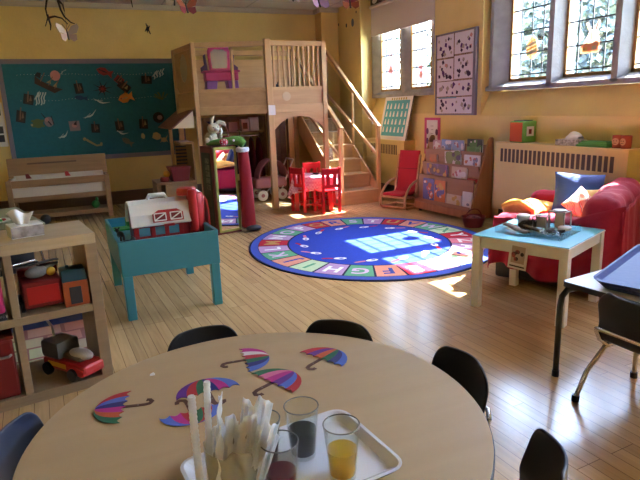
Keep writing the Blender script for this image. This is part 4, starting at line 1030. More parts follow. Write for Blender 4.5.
def cloth(u, v):
    # square cloth laid turned 45 degrees; overhang bends down at the table edge
    a, c = (u - .5) * 1.0, (v - .5) * .80; r_ = D(7); x = a * math.cos(r_) - c * math.sin(r_); y = a * math.sin(r_) + c * math.cos(r_)
    ox = max(0, abs(x) - .245); oy = max(0, abs(y) - .225); o_ = math.hypot(ox, oy)
    X = max(-.245, min(.245, x)); Y = max(-.225, min(.225, y)); k = .22 + .10 * math.sin(14 * (x * y * 9 + x - y))
    if o_ > 0: X += math.copysign(ox * k, x) if ox else 0; Y += math.copysign(oy * k, y) if oy else 0
    return (X + (.006 if x > .245 else -.006 if x < -.245 else 0), Y + (.006 if y > .225 else -.006 if y < -.225 else 0), .4225 - o_ * .93 + .0015)
o = MB().grid(cloth, 44, 44).build('tablecloth', cloth_mat(), None, smooth=True, solid=.002); o.location = t.location; o.rotation_euler = t.rotation_euler
tag(o, 'pink checked tablecloth draped over the small red play table', 'tablecloth')
o = MB().lathe([(0, 0), (.03, 0), (.045, .015), (.046, .017), (.028, .004), (0, .004)], 20).build('toy_plate', M_dark, None, smooth=True); o.location = (2.63, 6.44, .4265); tag(o, 'small dark toy dish on the pink tablecloth', 'dish')
def red_chair(label):
    t = thing('red_chair', label, 'chair', (0, 0, 0), 0, 'red chairs round the small red table')
    MB().box(-.12, .12, -.13, .14, .26, .278).build('seat', M_rp, t, bevel=.004)
    for sx in (-1, 1):
        MB().bar((sx * .105, .125, 0), (sx * .105, .125, .26), .032, .032, (0, 1, 0)).build('leg', M_rp, t, bevel=.004)
        MB().bar((sx * .108, -.125, 0), (sx * .108, -.145, .55), .032, .032, (0, 1, 0)).build('back_post', M_rp, t, bevel=.004)
        MB().bar((sx * .106, -.11, .09), (sx * .106, .11, .09), .02, .022).build('side_stretcher', M_rp, t)
    MB().bar((-.095, -.144, .505), (.095, -.144, .505), .022, .075).build('top_rail', M_rp, t, bevel=.005)
    MB().bar((-.095, -.138, .33), (.095, -.138, .33), .02, .04).build('lower_rail', M_rp, t, bevel=.004)
    for x in (-.045, .045): MB().bar((x, -.1385, .345), (x, -.144, .48), .045, .014, (0, 1, 0)).build('back_slat', M_rp, t)
    MB().bar((-.09, .125, .13), (.09, .125, .13), .02, .022).build('front_stretcher', M_rp, t)
    return t
rc = red_chair('red wooden chair at the left side of the small red table'); rc.location = (2.44, 6.33, 0); rc.rotation_euler.z = D(-68)
dup(rc, (2.62, 6.10, 0), D(3), 'red wooden chair on the near side of the small red table')
dup(rc, (2.70, 6.62, 0), D(180), 'red wooden chair behind the small red table under the arch')

# ------------------------------------------------------------------ mirror cabinet with costume and plush
MC = thing('mirror_cabinet', 'tall narrow dress-up mirror with lime frame and dark red side', 'mirror', (1.285, 5.56, 0), D(13))
M_dr = mat('dark_red_wood', (.16, .015, .015), .5)
b = MB(); b.box(-.14, .125, .016, .30, .02, .905); b.build('body', M_dr, MC, bevel=.004)
M_lime = mat('lime_paint', (.30, .32, .05), .45)
b = MB(); b.box(-.125, -.10, 0, .016, 0.02, .895).box(.10, .125, 0, .016, .02, .895).box(-.10, .10, 0, .016, .02, .045).box(-.10, .10, 0, .016, .865, .895); b.build('frame', M_lime, MC, bevel=.002)
MB().box(-.10, .10, .004, .016, .045, .865).build('mirror_glass', mat('mirror_silver', (.85, .85, .85), .02, metal=1), MC)
b = MB(); b.box(-.146, -.1405, .06, .26, .08, .84); b.build('side_cover', mat('black_green', (.025, .03, .022), .6), MC)
b = MB()
for k in range(5): b.box(-.1475, -.146, .09, .18, .46 + k * .068, .515 + k * .068)
b.build('side_pictures', mat('olive_pictures', (.13, .13, .10), .7, nscale=30, namt=.6), MC)
MB().box(-.145, .128, 0.005, .30, 0, .02).build('plinth', M_dr, MC)
# red velvet costume leg hanging beside the mirror
t = thing('velvet_costume', 'red velvet costume with white cuff hanging right of the mirror', 'costume', (1.475, 5.57, 0), 0)
def sock(u, v):
    a = u * 2 * PI; z = .83 - v * .78; rx = .055 + .022 * v + .006 * math.sin(3 * a + 5 * v); ry = .05 + .006 * math.sin(2 * a + 9 * v)
    return (rx * math.cos(a) + .015 * v, ry * math.sin(a), z + .008 * math.sin(a * 2))
M_vel = mat('red_velvet', (.24, .004, .010), .9, sheen=.1, bump=.3, bscale=25)
b = MB().grid(sock, 24, 18); b.ball((0, 0, .83), (.055, .05, .03)); b.ball((.016, 0, .05), (.073, .05, .02)); b.build('velvet_body', M_vel, t, smooth=True)
M_fur = mat('white_fur', (.62, .62, .62), .95, bump=.8, bscale=80)
b = MB().lathe([(.045, -.025), (.066, -.018), (.07, 0), (.066, .02), (.045, .028)], 20, Matrix.Translation((-.005, 0, .855)), closed=True); b.build('fur_cuff', M_fur, t, smooth=True)
b = MB().ball((.05, -.04, .035), (.085, .05, .033)); b.build('dark_shoe', M_dark, t, smooth=True)
# green plush caterpillar over the mirror top
t = thing('plush_caterpillar', 'long green plush caterpillar draped over the mirror top', 'soft toy', (1.33, 5.62, .905))
M_gpl = mat('green_plush', (.10, .24, .04), .95, bump=.6, bscale=70)
b = MB(); b.tube([(-.19, .02, .03), (-.12, .0, .035), (-.02, -.01, .042), (.06, -.03, .048), (.12, -.05, .038), (.155, -.07, .0)], [.022, .03, .038, .046, .05, .04], 14); b.ball((-.19, .02, .03), .024); b.build('body', M_gpl, t, smooth=True)
MB().ball((.05, -.078, .05), (.012, .006, .012)).build('white_spot', M_fur, t, smooth=True)
b = MB(); b.tube([(.12, -.05, .08), (.13, -.045, .13), (.10, -.04, .15)], .005, 6); b.build('feeler', M_gpl, t)
b = MB(); b.ball((-.20, .015, .06), (.03, .025, .03)); b.build('cream_head', mat('cream_plush', (.50, .45, .32), .95, bump=.6, bscale=70), t, smooth=True)
o = MB(); o.add([(-.05, 0, .0), (.04, 0, -.01), (.045, -.004, .055), (-.04, -.006, .06)], [(0, 1, 2, 3)]); 
def dotm():
    m = bpy.data.materials.new('red_dotted'); nt, b = nodes_of(m); L = nt.links.new
    tc = nt.nodes.new('ShaderNodeTexCoord'); v = nt.nodes.new('ShaderNodeTexVoronoi'); v.inputs['Scale'].default_value = 45; v.inputs['Randomness'].default_value = 0
    r = nt.nodes.new('ShaderNodeValToRGB'); r.color_ramp.interpolation = 'CONSTANT'; r.color_ramp.elements[0].color = (.75, .7, .7, 1); r.color_ramp.elements[1].position = .3; r.color_ramp.elements[1].color = (.40, .01, .02, 1)
    L(tc.outputs['Object'], v.inputs['Vector']); L(v.outputs['Distance'], r.inputs['Fac']); L(r.outputs['Color'], b.inputs['Base Color']); return m
o = MB().ball((0, 0, 0), (.045, .03, .035)).build('plush_bow', dotm(), None, smooth=True); o.location = (1.275, 5.535, .945); tag(o, 'red bow with white dots on the green plush over the mirror', 'bow')
# plush rabbit sitting on the cabinet
t = thing('plush_rabbit', 'cream plush rabbit with long ears on top of the mirror cabinet', 'soft toy', (1.215, 5.76, .906), D(15)); t.scale = (.86,) * 3
M_cpl = mat('grey_cream_plush', (.48, .44, .33), .95, bump=.6, bscale=60)
MB().ball((-.02, 0, .08), (.085, .07, .08)).build('body', M_cpl, t, smooth=True)
hd = MB().ball((0, -.04, .20), (.075, .065, .065)).ball((.01, -.095, .185), (.035, .03, .028)).build('head', M_cpl, t, smooth=True)
for s in (-1, 1): MB().ball((s * .028, -.094, .212), .008, 8, 6).build('eye', M_dark, hd, smooth=True)
MB().tube([(.04, -.02, .25), (.09, -.03, .27), (.14, -.04, .25), (.16, -.05, .22)], [.018, .026, .026, .012], 10).build('ear', M_cpl, hd, smooth=True)
MB().tube([(-.01, -.02, .25), (.0, -.015, .31), (.03, -.01, .34)], [.018, .024, .012], 10).build('ear', M_cpl, hd, smooth=True)
for s in (-1, 1): MB().ball((s * .07, -.05, .10), (.028, .045, .028), 10, 8).build('arm', M_cpl, t, smooth=True)
t = thing('small_basket', 'red and white basket with a pink handle beside the plush rabbit', 'basket', (1.335, 5.80, .906))
MB().lathe([(0, 0), (.045, 0), (.06, .06), (.085, .085), (.08, .088), (.05, .06), (0, .05)], 18).build('bowl', M_redd, t, smooth=True)
MB().tube([(-.055, 0, .06)] + [(-.055 * math.cos(PI * k / 8), 0, .09 + .12 * math.sin(PI * k / 8)) for k in range(9)] + [(.055, 0, .06)], .006, 6).build('handle', mat('pale_pink', (.60, .32, .34), .5), t, smooth=True)
MB().tube([(-.04, -.03, .085), (-.02, -.04, .14), (-.03, -.04, .17)], .012, 8).build('white_ribbon', M_whitep, t, smooth=True)
# ------------------------------------------------------------------ alphabet rug
RC = (2.31, 4.446); RX, RY = 1.097, 1.197
def fm(n, c): return mat('rug_' + n, c, .95, spec=.2, nscale=60, namt=.08)
rm = [fm('edge', (.012, .015, .05)), fm('border', (.045, .085, .42)), fm('blue', (.018, .05, .40)), fm('red', (.42, .015, .04)), fm('peach', (.62, .27, .20)), fm('green', (.10, .34, .20)), fm('lilac', (.42, .26, .48)), fm('mint', (.45, .62, .40)), fm('line', (.02, .02, .06)), fm('white', (.75, .78, .78)), fm('pink', (.60, .18, .25)), fm('letter_blue', (.04, .06, .30)), fm('letter_pale', (.55, .42, .62)), fm('gold', (.45, .28, .08))]
b = MB()
def ring(r0, r1, z, a0=0, a1=360, n=96):
    vs = []
    for k in range(n + 1):
        a = D(a0 + (a1 - a0) * k / n)
        vs += [(r0 * RX * math.cos(a), r0 * RY * math.sin(a), z), (r1 * RX * math.cos(a), r1 * RY * math.sin(a), z)]
    b.add(vs, [(2 * k, 2 * k + 1, 2 * k + 3, 2 * k + 2) for k in range(n)])
b.m = 0; b.lathe([(0, 0), (1, 0), (1.0, .008), (.985, .0095), (0, .0095)], 96, sx=RX, sy=RY)
b.m = 1; ring(.925, .985, .0100)
b.m = 8; ring(.672, .925, .0100)
b.m = 2; b.lathe([(0, .0095), (.664, .0100), (0, .0101)], 96, sx=RX, sy=RY)
cols = dict(A='lilac', B='peach', C='mint', D='lilac', E='red', F='peach', G='green', H='lilac', I='mint', J='peach', K='green', L='lilac', M='red', N='lilac', O='green', P='lilac', Q='red', R='peach', S='green', T='lilac', U='red', V='peach', W='green', X='mint', Y='red', Z='pink')
idx = {m.name[4:]: i for i, m in enumerate(rm)}
LET = 'ABCDEFGHIJKLMNOPQRSTUVWXYZ'
def text_mesh(ch, size):
    cu = bpy.data.curves.new('tmp', 'FONT'); cu.body = ch; cu.size = size; cu.align_x = 'CENTER'; cu.align_y = 'CENTER'; cu.offset = .006; cu.resolution_u = 3
    o = bpy.data.objects.new('tmp', cu); COL.objects.link(o)
    dg = bpy.context.evaluated_depsgraph_get(); me = bpy.data.meshes.new_from_object(o.evaluated_get(dg))
    r = ([tuple(v.co) for v in me.vertices], [list(p.vertices) for p in me.polygons])
    bpy.data.objects.remove(o); bpy.data.meshes.remove(me); bpy.data.curves.remove(cu)
    return r
for k, ch in enumerate(LET):
    ac = -40.3 - 13.846 * k
    b.m = idx[cols[ch]]; ring(.678, .919, .0106, ac + 6.4, ac - 6.4, 8)
    vs, fs = text_mesh(ch, .20)
    a = D(ac); px, py = .80 * RX * math.cos(a), .80 * RY * math.sin(a)
    b.m = idx[{'red': 'white', 'green': 'letter_pale', 'lilac': 'white', 'peach': 'letter_blue', 'mint': 'green', 'pink': 'white'}[cols[ch]]] if ch not in 'MQU' else idx['gold']
    b.add(vs, fs, Matrix.Translation((px, py, .0112)) @ Matrix.Rotation(a - PI / 2, 4, 'Z'))
for k in range(14):   # little figures around the blue centre
    a = D(k * 360 / 14 + 8); M = Matrix.Translation((.56 * RX * math.cos(a), .56 * RY * math.sin(a), 0)) @ Matrix.Rotation(a + PI / 2 + .5, 4, 'Z')
    b.m = idx['white']; b.add([(x, y, .0108) for x, y in arc(.05, 0, .055, 0, 330, 11, .032)], [list(range(12))], M)
    b.m = idx['blue']; b.add([(x, y, .0112) for x, y in arc(.06, 0, .022, 0, 315, 7, .014)], [list(range(8))], M)
    b.m = idx['pink' if k % 2 else 'red']; b.add([(-.10, -.012, .0108), (-.01, -.012, .0108), (-.01, .012, .0108), (-.06, .02, .0108), (-.11, .012, .0108)], [(0, 1, 2, 3, 4)], M)
rug = b.build('alphabet_rug', rm, None, fix=False); rug.location = (RC[0], RC[1], 0)
tag(rug, 'large round blue rug with the alphabet in coloured squares round its edge', 'rug')

# ------------------------------------------------------------------ radiator covers
M_rad = mat('cream_yellow_metal', (.66, .51, .18), .45, nscale=2, namt=.04)
M_slot = mat('grille_dark', (.10, .065, .03), .7)
def radiator(label, y0, y1, zt, g0, g1, n):
    t = thing('radiator_cover', label, 'radiator', (3.80, y0, 0), 0, 'radiator covers along the right wall')
    L_ = y1 - y0
    b = MB(); b.box(0, .012, 0, L_, .17, zt - .012).box(.012, .178, 0, .012, .17, zt - .012).box(.012, .178, L_ - .012, L_, .17, zt - .012); b.build('casing', M_rad, t, bevel=.003)
    MB().box(-.006, .18, -.006, L_ + .006, zt - .012, zt).build('top_panel', M_rad, t, bevel=.004)
    MB().box(.05, .17, .03, L_ - .03, 0, .17).build('recessed_plinth', M_slot, t)
    b = MB(); w_ = (g1 - g0) / n
    for k in range(n): b.box(-.0015, .001, g0 - y0 + k * w_ + w_ * .18, g0 - y0 + k * w_ + w_ * .82, zt - .19, zt - .062)
    b.build('grille_slots', M_slot, t)
radiator('long cream radiator cover under the big window behind the red sofa', 2.99, 4.50, .845, 3.10, 4.42, 24)
radiator('short cream radiator cover beside the loft stairs', 6.25, 7.30, .78, 6.42, 7.16, 17)
MB().ball((-.006, .85, .30), (.012, .014, .02)).build('valve_knob', M_brown, bpy.data.objects['radiator_cover'], smooth=True)
# things on the long radiator
t = thing('fabric_cube', 'big orange and green picture cube on the long radiator cover', 'cube', (3.895, 4.22, .846), D(2))
S_ = .088
b = MB(); b.box(-S_, S_, -S_, S_, 0, .20); b.build('green_faces', mat('cube_green', (.13, .36, .07), .8), t, bevel=.012)
b = MB(); b.box(-S_ - .002, -S_ + .001, -S_ + .01, S_ - .01, .01, .19); plabel(b.build('orange_face', mat('cube_orange', (.62, .10, .02), .8), t), 'orange face')
b = MB(); b.box(-.04, .05, -S_ - .002, -S_ + .001, .06, .15); pc = b.build('picture_pocket', M_paper, t); MB().box(-.015, .02, -S_ - .0035, -S_ - .0021, .08, .125).build('picture', M_redd, pc)
b = MB(); b.box(-.06, .07, -.05, .06, .2001, .207); b.build('dark_flap', M_dark, t)
t = thing('tissue_pack', 'patterned tissue box with tissue up on the long radiator cover', 'tissue box', (3.88, 3.62, .846), D(4))
MB().box(-.06, .06, -.115, .115, 0, .05).build('carton', mat('speckled_card', (.42, .38, .30), .7, nscale=35, namt=.6), t, bevel=.004)
MB().grid(lambda u, v: ((u - .5) * .09 + .01 * math.sin(8 * v), (v - .5) * .13 - .03, .05 + .055 * (math.sin(PI * u) ** .6) * (.5 + .5 * math.sin(PI * v)) * (1 + .25 * math.sin(9 * u + 6 * v))), 12, 12).build('tissue', M_paper, t, smooth=True, solid=.002)
o = MB().box(-.065, .065, -.145, .145, 0, .018).box(-.06, .06, -.14, .125, .018, .034).box(-.05, .055, -.13, .11, .034, .046).build('picture_book', [mat('book_green', (.08, .28, .05), .6)], None, bevel=.003); o.location = (3.88, 3.355, .846); o.rotation_euler = (0, 0, D(3)); tag(o, 'green books lying flat between the tissue box and the face cups', 'books')
for k, y in enumerate((3.155, 3.075)):
    t = thing('face_cup', ('red pot with a pale round face, left one of the pair on the radiator', 'red pot with a pale round face, right one of the pair on the radiator')[k], 'pot', (3.875, y, .846), D(15 - 20 * k), 'face pots on the radiator')
    MB().lathe([(0, 0), (.036, 0), (.039, .05), (.039, .098), (.033, .10), (.031, .092), (0, .088)], 20).build('pot', mat('brick_red', (.35, .06, .03), .6), t, smooth=True)
    fc = MB().lathe([(0, 0), (.028, 0), (.026, .004), (0, .006)], 20, Matrix.Translation((-.037, 0, .052)) @ Matrix.Rotation(D(-90), 4, 'Y')).build('face_disc', mat('face_pink', (.62, .30, .17), .6), t, smooth=True)
    b = MB(); b.cbox((-.0435, -.010, .058), (.003, .006, .008)).cbox((-.0435, .010, .058), (.003, .006, .008)).cbox((-.0435, 0, .040), (.003, .022, .004)); b.build('features', M_brown, fc)
# poster leaning on the short radiator
t = thing('leaning_poster', 'teal poster with white figures leaning on the short radiator cover', 'poster', (3.83, 6.63, .7815), 0, rot=(0, D(13), 0))
MB().box(0, .01, -.36, .36, 0, .58).build('card', M_paper, t, bevel=.002)
MB().box(-.003, -.0004, -.30, .30, .05, .53).build('teal_field', mat('poster_teal', (.08, .36, .42), .7), t)
b = MB(); rng = random.Random(5)
for r_ in range(4):
    for c_ in range(6):
        y = -.25 + c_ * .10 + rng.uniform(-.01, .01); z = .10 + r_ * .105
        f_ = MB().prism([(-.022, 0), (.022, 0), (.016, .05), (.010, .052), (.010, .072), (-.010, .072), (-.010, .052), (-.016, .05)], .0012, YZ(-.0032, y, z)); f_.build('figure', M_paper, t)
b = MB()
for k in range(7): b.box(-.004, -.0004, -.21 + k * .06, -.185 + k * .06, .535, .565)
b.build('yellow_letters', mat('poster_gold', (.45, .30, .04), .7), t)
MB().box(-.002, .012, -.374, -.361, 0, .58).build('side_edge', mat('dotted_edge', (.12, .10, .07), .8, nscale=60, namt=.9), t)

# ------------------------------------------------------------------ bentwood child's chair
t = thing('bentwood_chair', 'small bentwood armchair with red fabric seat beside the book rack', 'chair', (3.53, 5.87, 0), D(24)); t.scale = (1.06,) * 3
# faces -X; width along Y
M_bent = wood('bent_birch', (.48, .28, .13), (.56, .35, .18), 'X', .35)
for sy in (-1, 1):
    y = sy * .17
    pts = [(.14, y, .012), (-.02, y, .012), (-.14, y, .014), (-.175, y, .04), (-.17, y, .12), (-.13, y, .20), (-.06, y, .265), (.02, y, .30), (.10, y, .315), (.15, y, .31)]
    b = MB()
    sm = []
    for i in range(len(pts) - 1):
        for q in range(4): f = q / 4; sm.append(tuple(pts[i][k] + (pts[i + 1][k] - pts[i][k]) * f for k in range(3)))
    sm.append(pts[-1])
    b.tube(sm, .014, 8); b.build('arm_frame', M_bent, t, smooth=True)
    b = MB(); b.bar((-.16, y * .86, .14), (.10, y * .86, .12), .02, .03); b.bar((.08, y * .86, .12), (.18, y * .86, .60), .02, .03); b.build('seat_rail', M_bent, t, bevel=.003)
b = MB(); b.bar((-.14, -.16, .02), (-.14, .16, .02), .03, .015); b.bar((.12, -.16, .02), (.12, .16, .02), .03, .015); b.bar((-.15, -.17, .14), (-.15, .17, .14), .03, .02); b.build('cross_bars', M_bent, t)
M_rf = mat('red_canvas', (.42, .012, .03), .85, bump=.2, bscale=120)
def pad(u, v):
    P = [(-.17, .155), (-.16, .172), (.0, .165), (.07, .168), (.105, .21), (.15, .44), (.185, .63), (.188, .645)]
    f = v * (len(P) - 1); i = min(int(f), len(P) - 2); q = f - i
    return (P[i][0] + (P[i + 1][0] - P[i][0]) * q, (u - .5) * .27, P[i][1] + (P[i + 1][1] - P[i][1]) * q)
MB().grid(pad, 8, 28).build('seat_pad', M_rf, t, smooth=True, solid=.022)
MB().box(.128, .146, -.132, .132, .435, .442).build('seam', mat('dark_seam', (.2, .005, .015), .9), t)

# ------------------------------------------------------------------ book rack and books
BRk = thing('book_rack', 'wooden book rack with stepped pockets of picture books', 'bookcase', (3.65, 4.68, 0), D(5))
M_rack = wood('rack_orange_maple', (.34, .15, .055), (.42, .20, .08), 'Z', .4)
M_rackb = wood('rack_back', (.27, .14, .065), (.33, .18, .085), 'Y', .5)
WR = .93
prof = [(0, .015), (.29, .015), (.29, .86), (.275, .875), (.245, .875), (.215, .84), (.0, .12)]
for y in (-.022, WR): 
    b = MB(); b.prism(prof, .022, Matrix.Translation((0, y + .022, 0)) @ Matrix(((1, 0, 0, 0), (0, 0, -1, 0), (0, 1, 0, 0), (0, 0, 0, 1)))); b.build('side_panel', M_rack, BRk, bevel=.006)
LZ = [.13, .41, .555, .70]; LX = [.045, .115, .155, .195]
for k in range(4):
    zt = LZ[k + 1] + .02 if k < 3 else .80
    MB().add([(LX[k] - .045, 0, LZ[k] - .012), (LX[k] + .012, 0, LZ[k] - .012), (LX[k] + .012, WR, LZ[k] - .012), (LX[k] - .045, WR, LZ[k] - .012), (LX[k] - .045, 0, LZ[k]), (LX[k] + .012, 0, LZ[k]), (LX[k] + .012, WR, LZ[k]), (LX[k] - .045, WR, LZ[k])], [(3, 2, 1, 0), (4, 5, 6, 7), (0, 1, 5, 4), (1, 2, 6, 5), (2, 3, 7, 6), (3, 0, 4, 7)]).build('ledge', M_rackb, BRk)
    MB().box(LX[k], LX[k] + .012, 0, WR, LZ[k], zt).build('back_board', M_rackb, BRk)
    MB().box(LX[k] - .05, LX[k] - .044, 0, WR, LZ[k] - .014, LZ[k] + .025).build('front_lip', M_rackb, BRk)
MB().box(.0, .285, 0, WR, .03, .05).build('base_board', M_rack, BRk)
MB().box(-.012, .004, 0, WR, .03, .115).build('base_front', M_rack, BRk, bevel=.003)
for y in (.06, WR - .06):
    for x in (.03, .25): MB().lathe([(0, 0), (.018, 0), (.02, .02), (0, .03)], 12, Matrix.Translation((x, y, 0))).build('caster', M_dark, BRk, smooth=True)
def rackpt(x, y): a = D(5); return (3.65 + x * math.cos(a) - y * math.sin(a), 4.68 + x * math.sin(a) + y * math.cos(a))
def book(row, yc, w_, h_, cover, spots, label, roll=0, lay=0, th=.014, off=0):
    spots = [(c, int(n_ * 1.6), s_) for c, n_, s_ in spots]
    x = LX[row] - .003 - h_ * .027 - off; p = rackpt(x, yc)
    t = thing('picture_book', label, 'book', (p[0], p[1], LZ[row] + .001), group='picture books in the rack', rot=(D(roll), D(1.5), D(5)) if not lay else (0, 0, D(5)))
    if lay:
        t.location = (*rackpt(LX[row] - .041, yc), LZ[row] + .001)
        MB().box(.0, .035, -w_ / 2, w_ / 2, 0, h_).build('cover', cover, t, bevel=.001); return
    t.location.x -= .0
    MB().box(-th + .0015, -.0015, -w_ / 2 + .002, w_ / 2 - .002, .002, h_ - .002).build('pages', M_paper, t)
    b = MB(); b.box(-th, -th + .0015, -w_ / 2, w_ / 2, 0, h_).box(-.0015, 0, -w_ / 2, w_ / 2, 0, h_); cv = b.build('cover', cover, t)
    rng = random.Random(int(yc * 100) + row)
    for i, (c, n_, s_) in enumerate(spots):
        for q in range(n_):
            b = MB(); cy = rng.uniform(-.38, .38) * w_; cz = h_ * rng.uniform(.15, .85); r1 = s_ * rng.uniform(.45, .95) * w_
            b.prism([(px, min(max(pz, -cz + .004), h_ - cz - .004)) for px, pz in [(min(max(px, -w_ / 2 + .004 + cy), w_ / 2 - .004 + cy), pz) for px, pz in arc(0, 0, r1, 0, 324, 9, r1 * rng.uniform(.6, 1.3))]], .0003, YZ(-th - .0001 - .0004 * i - .00006 * q, cy, cz)); b.build('cover_picture', c, cv)
def bm_(n, c): return mat('book_' + n, c, .45)
K = bm_
book(3, .755, .15, .125, K('palepink', (.50, .35, .36)), [(K('white', (.70, .68, .64)), 3, .3), (K('rose', (.45, .12, .12)), 2, .12)], 'pale pink and white book at the far end of the top row')
book(3, .595, .17, .135, K('skyblue', (.22, .34, .52)), [(K('white', (.70, .68, .64)), 2, .25), (K('grey', (.2, .22, .28)), 3, .15)], 'sky blue book second in the top row of the rack', 3)
book(3, .40, .19, .135, K('paleblue', (.30, .40, .55)), [(K('white', (.70, .68, .64)), 2, .2), (K('rose', (.45, .12, .12)), 3, .1)], 'pale blue book third in the top row of the rack')
book(3, .14, .23, .155, K('blackgreen', (.02, .035, .02)), [(K('leaf', (.08, .2, .05)), 4, .2), (K('white', (.70, .68, .64)), 3, .1)], 'black and green book at the near end of the top row')
book(3, .14, .20, .075, K('grassgreen', (.12, .26, .09)), [(K('leaf', (.08, .2, .05)), 2, .2)], 'low green book in front of the black and green one', 0, 0, .012, .02)
book(2, .775, .13, .105, K('tan', (.42, .19, .06)), [(K('orange', (.55, .16, .04)), 2, .22)], 'small tan orange book at the far end of the second row')
book(2, .43, .26, .165, K('white', (.70, .68, .64)), [(K('fern', (.16, .24, .06)), 6, .3), (K('dusk', (.06, .05, .09)), 3, .2)], 'green picture book tilted in the second row', -6)
book(2, .125, .235, .135, K('white', (.70, .68, .64)), [(K('grey', (.2, .22, .28)), 2, .12), (K('orange', (.55, .16, .04)), 4, .09), (K('rose', (.45, .12, .12)), 2, .09)], 'white book with small flowers in the second row', 0, 0, .014, .0)
book(2, .16, .20, .165, K('cream', (.58, .48, .33)), [], 'cream book peeping out behind the white flowered one', 0, 0, .006, -.0)
bpy.data.objects[[o.name for o in bpy.data.objects if o.get('label', '').startswith('white book with small')][0]].location.x -= .009
book(1, .655, .37, .15, K('purple', (.14, .10, .24)), [(K('orange', (.55, .16, .04)), 3, .18), (K('dusk', (.06, .05, .09)), 4, .2), (K('gold', (.50, .32, .06)), 3, .12)], 'wide purple and orange landscape book in the third row')
book(1, .285, .24, .145, K('cream', (.58, .48, .33)), [(K('white', (.70, .68, .64)), 2, .3), (K('rose', (.45, .12, .12)), 4, .09)], 'cream book with small animals in the third row')
book(1, .07, .13, .035, K('red', (.45, .03, .03)), [], 'red book lying flat at the near end of the third row', lay=1)
book(0, .715, .20, .265, K('blue', (.05, .09, .33)), [(K('orange', (.55, .16, .04)), 4, .2), (K('white', (.70, .68, .64)), 4, .12), (K('rose', (.45, .12, .12)), 3, .12)], 'tall colourful book at the far end of the bottom row')
book(0, .515, .19, .26, K('orange', (.55, .16, .04)), [(K('blue', (.05, .09, .33)), 4, .24), (K('gold', (.50, .32, .06)), 3, .16), (K('white', (.70, .68, .64)), 2, .12)], 'tall orange and blue book in the bottom row')
book(0, .285, .24, .125, K('cream', (.58, .48, .33)), [(K('gold', (.50, .32, .06)), 4, .15)], 'low cream book in the middle of the bottom row')
book(0, .075, .14, .18, K('white', (.70, .68, .64)), [(K('grey', (.2, .22, .28)), 1, .22)], 'white book with a grey patch at the near end of the bottom row')
# red basket by the rack
t = thing('toy_basket', 'dark red round basket on the floor between book rack and sofa', 'basket', (3.66, 4.50, 0))
MB().lathe([(0, 0), (.09, 0), (.12, .10), (.125, .105), (.115, .10), (.085, .012), (0, .01)], 24).build('bowl', M_redd, t, smooth=True)
MB().ball((0, 0, .07), (.08, .08, .045)).build('contents', mat('basket_stuff', (.16, .05, .05), .7, nscale=30, namt=.8), t, smooth=True)
MB().tube([(.10 * math.cos(PI * k / 10), 0, .09 + .09 * math.sin(PI * k / 10)) for k in range(11)], .005, 6).build('handle', M_redd, t, smooth=True)
for o_ in [t]: o_.location = (3.56, 4.50, 0)

# ------------------------------------------------------------------ wall pieces on the right wall
t = thing('picture_board', 'framed board of paper sheets with purple cut pieces between the windows', 'bulletin board', (XB, 5.41, 1.55))
MB().box(-.02, 0, -.35, .345, -.435, .45).build('panel', mat('board_grey', (.25, .23, .27), .7), t)
b = MB(); b.box(-.035, 0, -.385, -.35, -.45, .465).box(-.035, 0, .345, .36, -.45, .465).box(-.03, 0, -.35, .345, .45, .465).box(-.03, 0, -.35, .345, -.45, -.435); b.build('frame', mat('board_frame', (.20, .18, .22), .6), t)
MB().box(-.024, -.0201, -.30, .345, -.435, .45).build('side_strip', mat('confetti_strip', (.25, .16, .10), .8, nscale=40, namt=.9), t)
rng = random.Random(11)
M_sheet = mat('lilac_white_paper', (.68, .63, .67), .8)
pm = [mat('cut_purple', (.08, .02, .13), .8), mat('cut_plum', (.03, .01, .04), .8), mat('cut_beige', (.35, .30, .25), .8), M_cut['pink']]
sheets = [(.02, .34, .20, .445), (-.33, .0, .22, .445), (.02, .335, -.06, .18), (-.325, .0, -.05, .20), (-.325, .335, -.235, -.07), (-.325, .335, -.43, -.25)]
for k, (y0, y1, z0, z1) in enumerate(sheets):
    o = MB().box(-.0265, -.0241, y0, y1, z0, z1).build('paper_sheet', M_sheet, t)
    for q in range(14 if k < 4 else 16):
        b = MB(); cy = rng.uniform(y0 + .04, y1 - .04); cz = rng.uniform(z0 + .03, z1 - .03); b.m = rng.choice((0, 0, 1, 1, 2, 2, 3)) if k != 3 else rng.choice((0, 1, 1, 2)); s_ = rng.uniform(.015, .031)
        b.prism([(-s_, -s_ * .5), (s_ * .6, -s_ * .8), (s_, s_ * .5), (-s_ * .4, s_)], .001, YZ(-.0266 - .0002 * q, cy, cz, rng.uniform(0, 6))); b.build('glued_scrap', pm[b.m], o)
MB().box(-.0285, -.0266, -.05, .30, -.26, -.245).build('blue_strip', mat('strip_blue', (.15, .30, .36), .8), t)
t = thing('wall_print', 'narrow white print with pink border on the wall above the red armchair', 'poster', (XB, 5.87, .845))
MB().box(-.004, 0, -.17, .17, -.225, .225).build('pink_border', mat('border_pink', (.55, .07, .18), .8), t)
MB().box(-.006, -.0042, -.115, .115, -.20, .195).build('white_panel', M_paper, t)
b = MB()
for (y, z) in ((.10, .06), (.10, -.06), (-.10, .05), (.05, -.14), (-.08, -.1)): b.prism(arc(0, 0, .028, 0, 324, 9, .04), .001, YZ(-.0062, y, z))
b.build('purple_flowers', mat('print_purple', (.16, .05, .14), .8), t)
b = MB()
for k in range(5): b.box(-.0068, -.0061, -.03, .03 - .01 * (k % 2), .12 - k * .045, .128 - k * .045)
b.build('text_lines', mat('print_grey', (.35, .33, .33), .8), t)
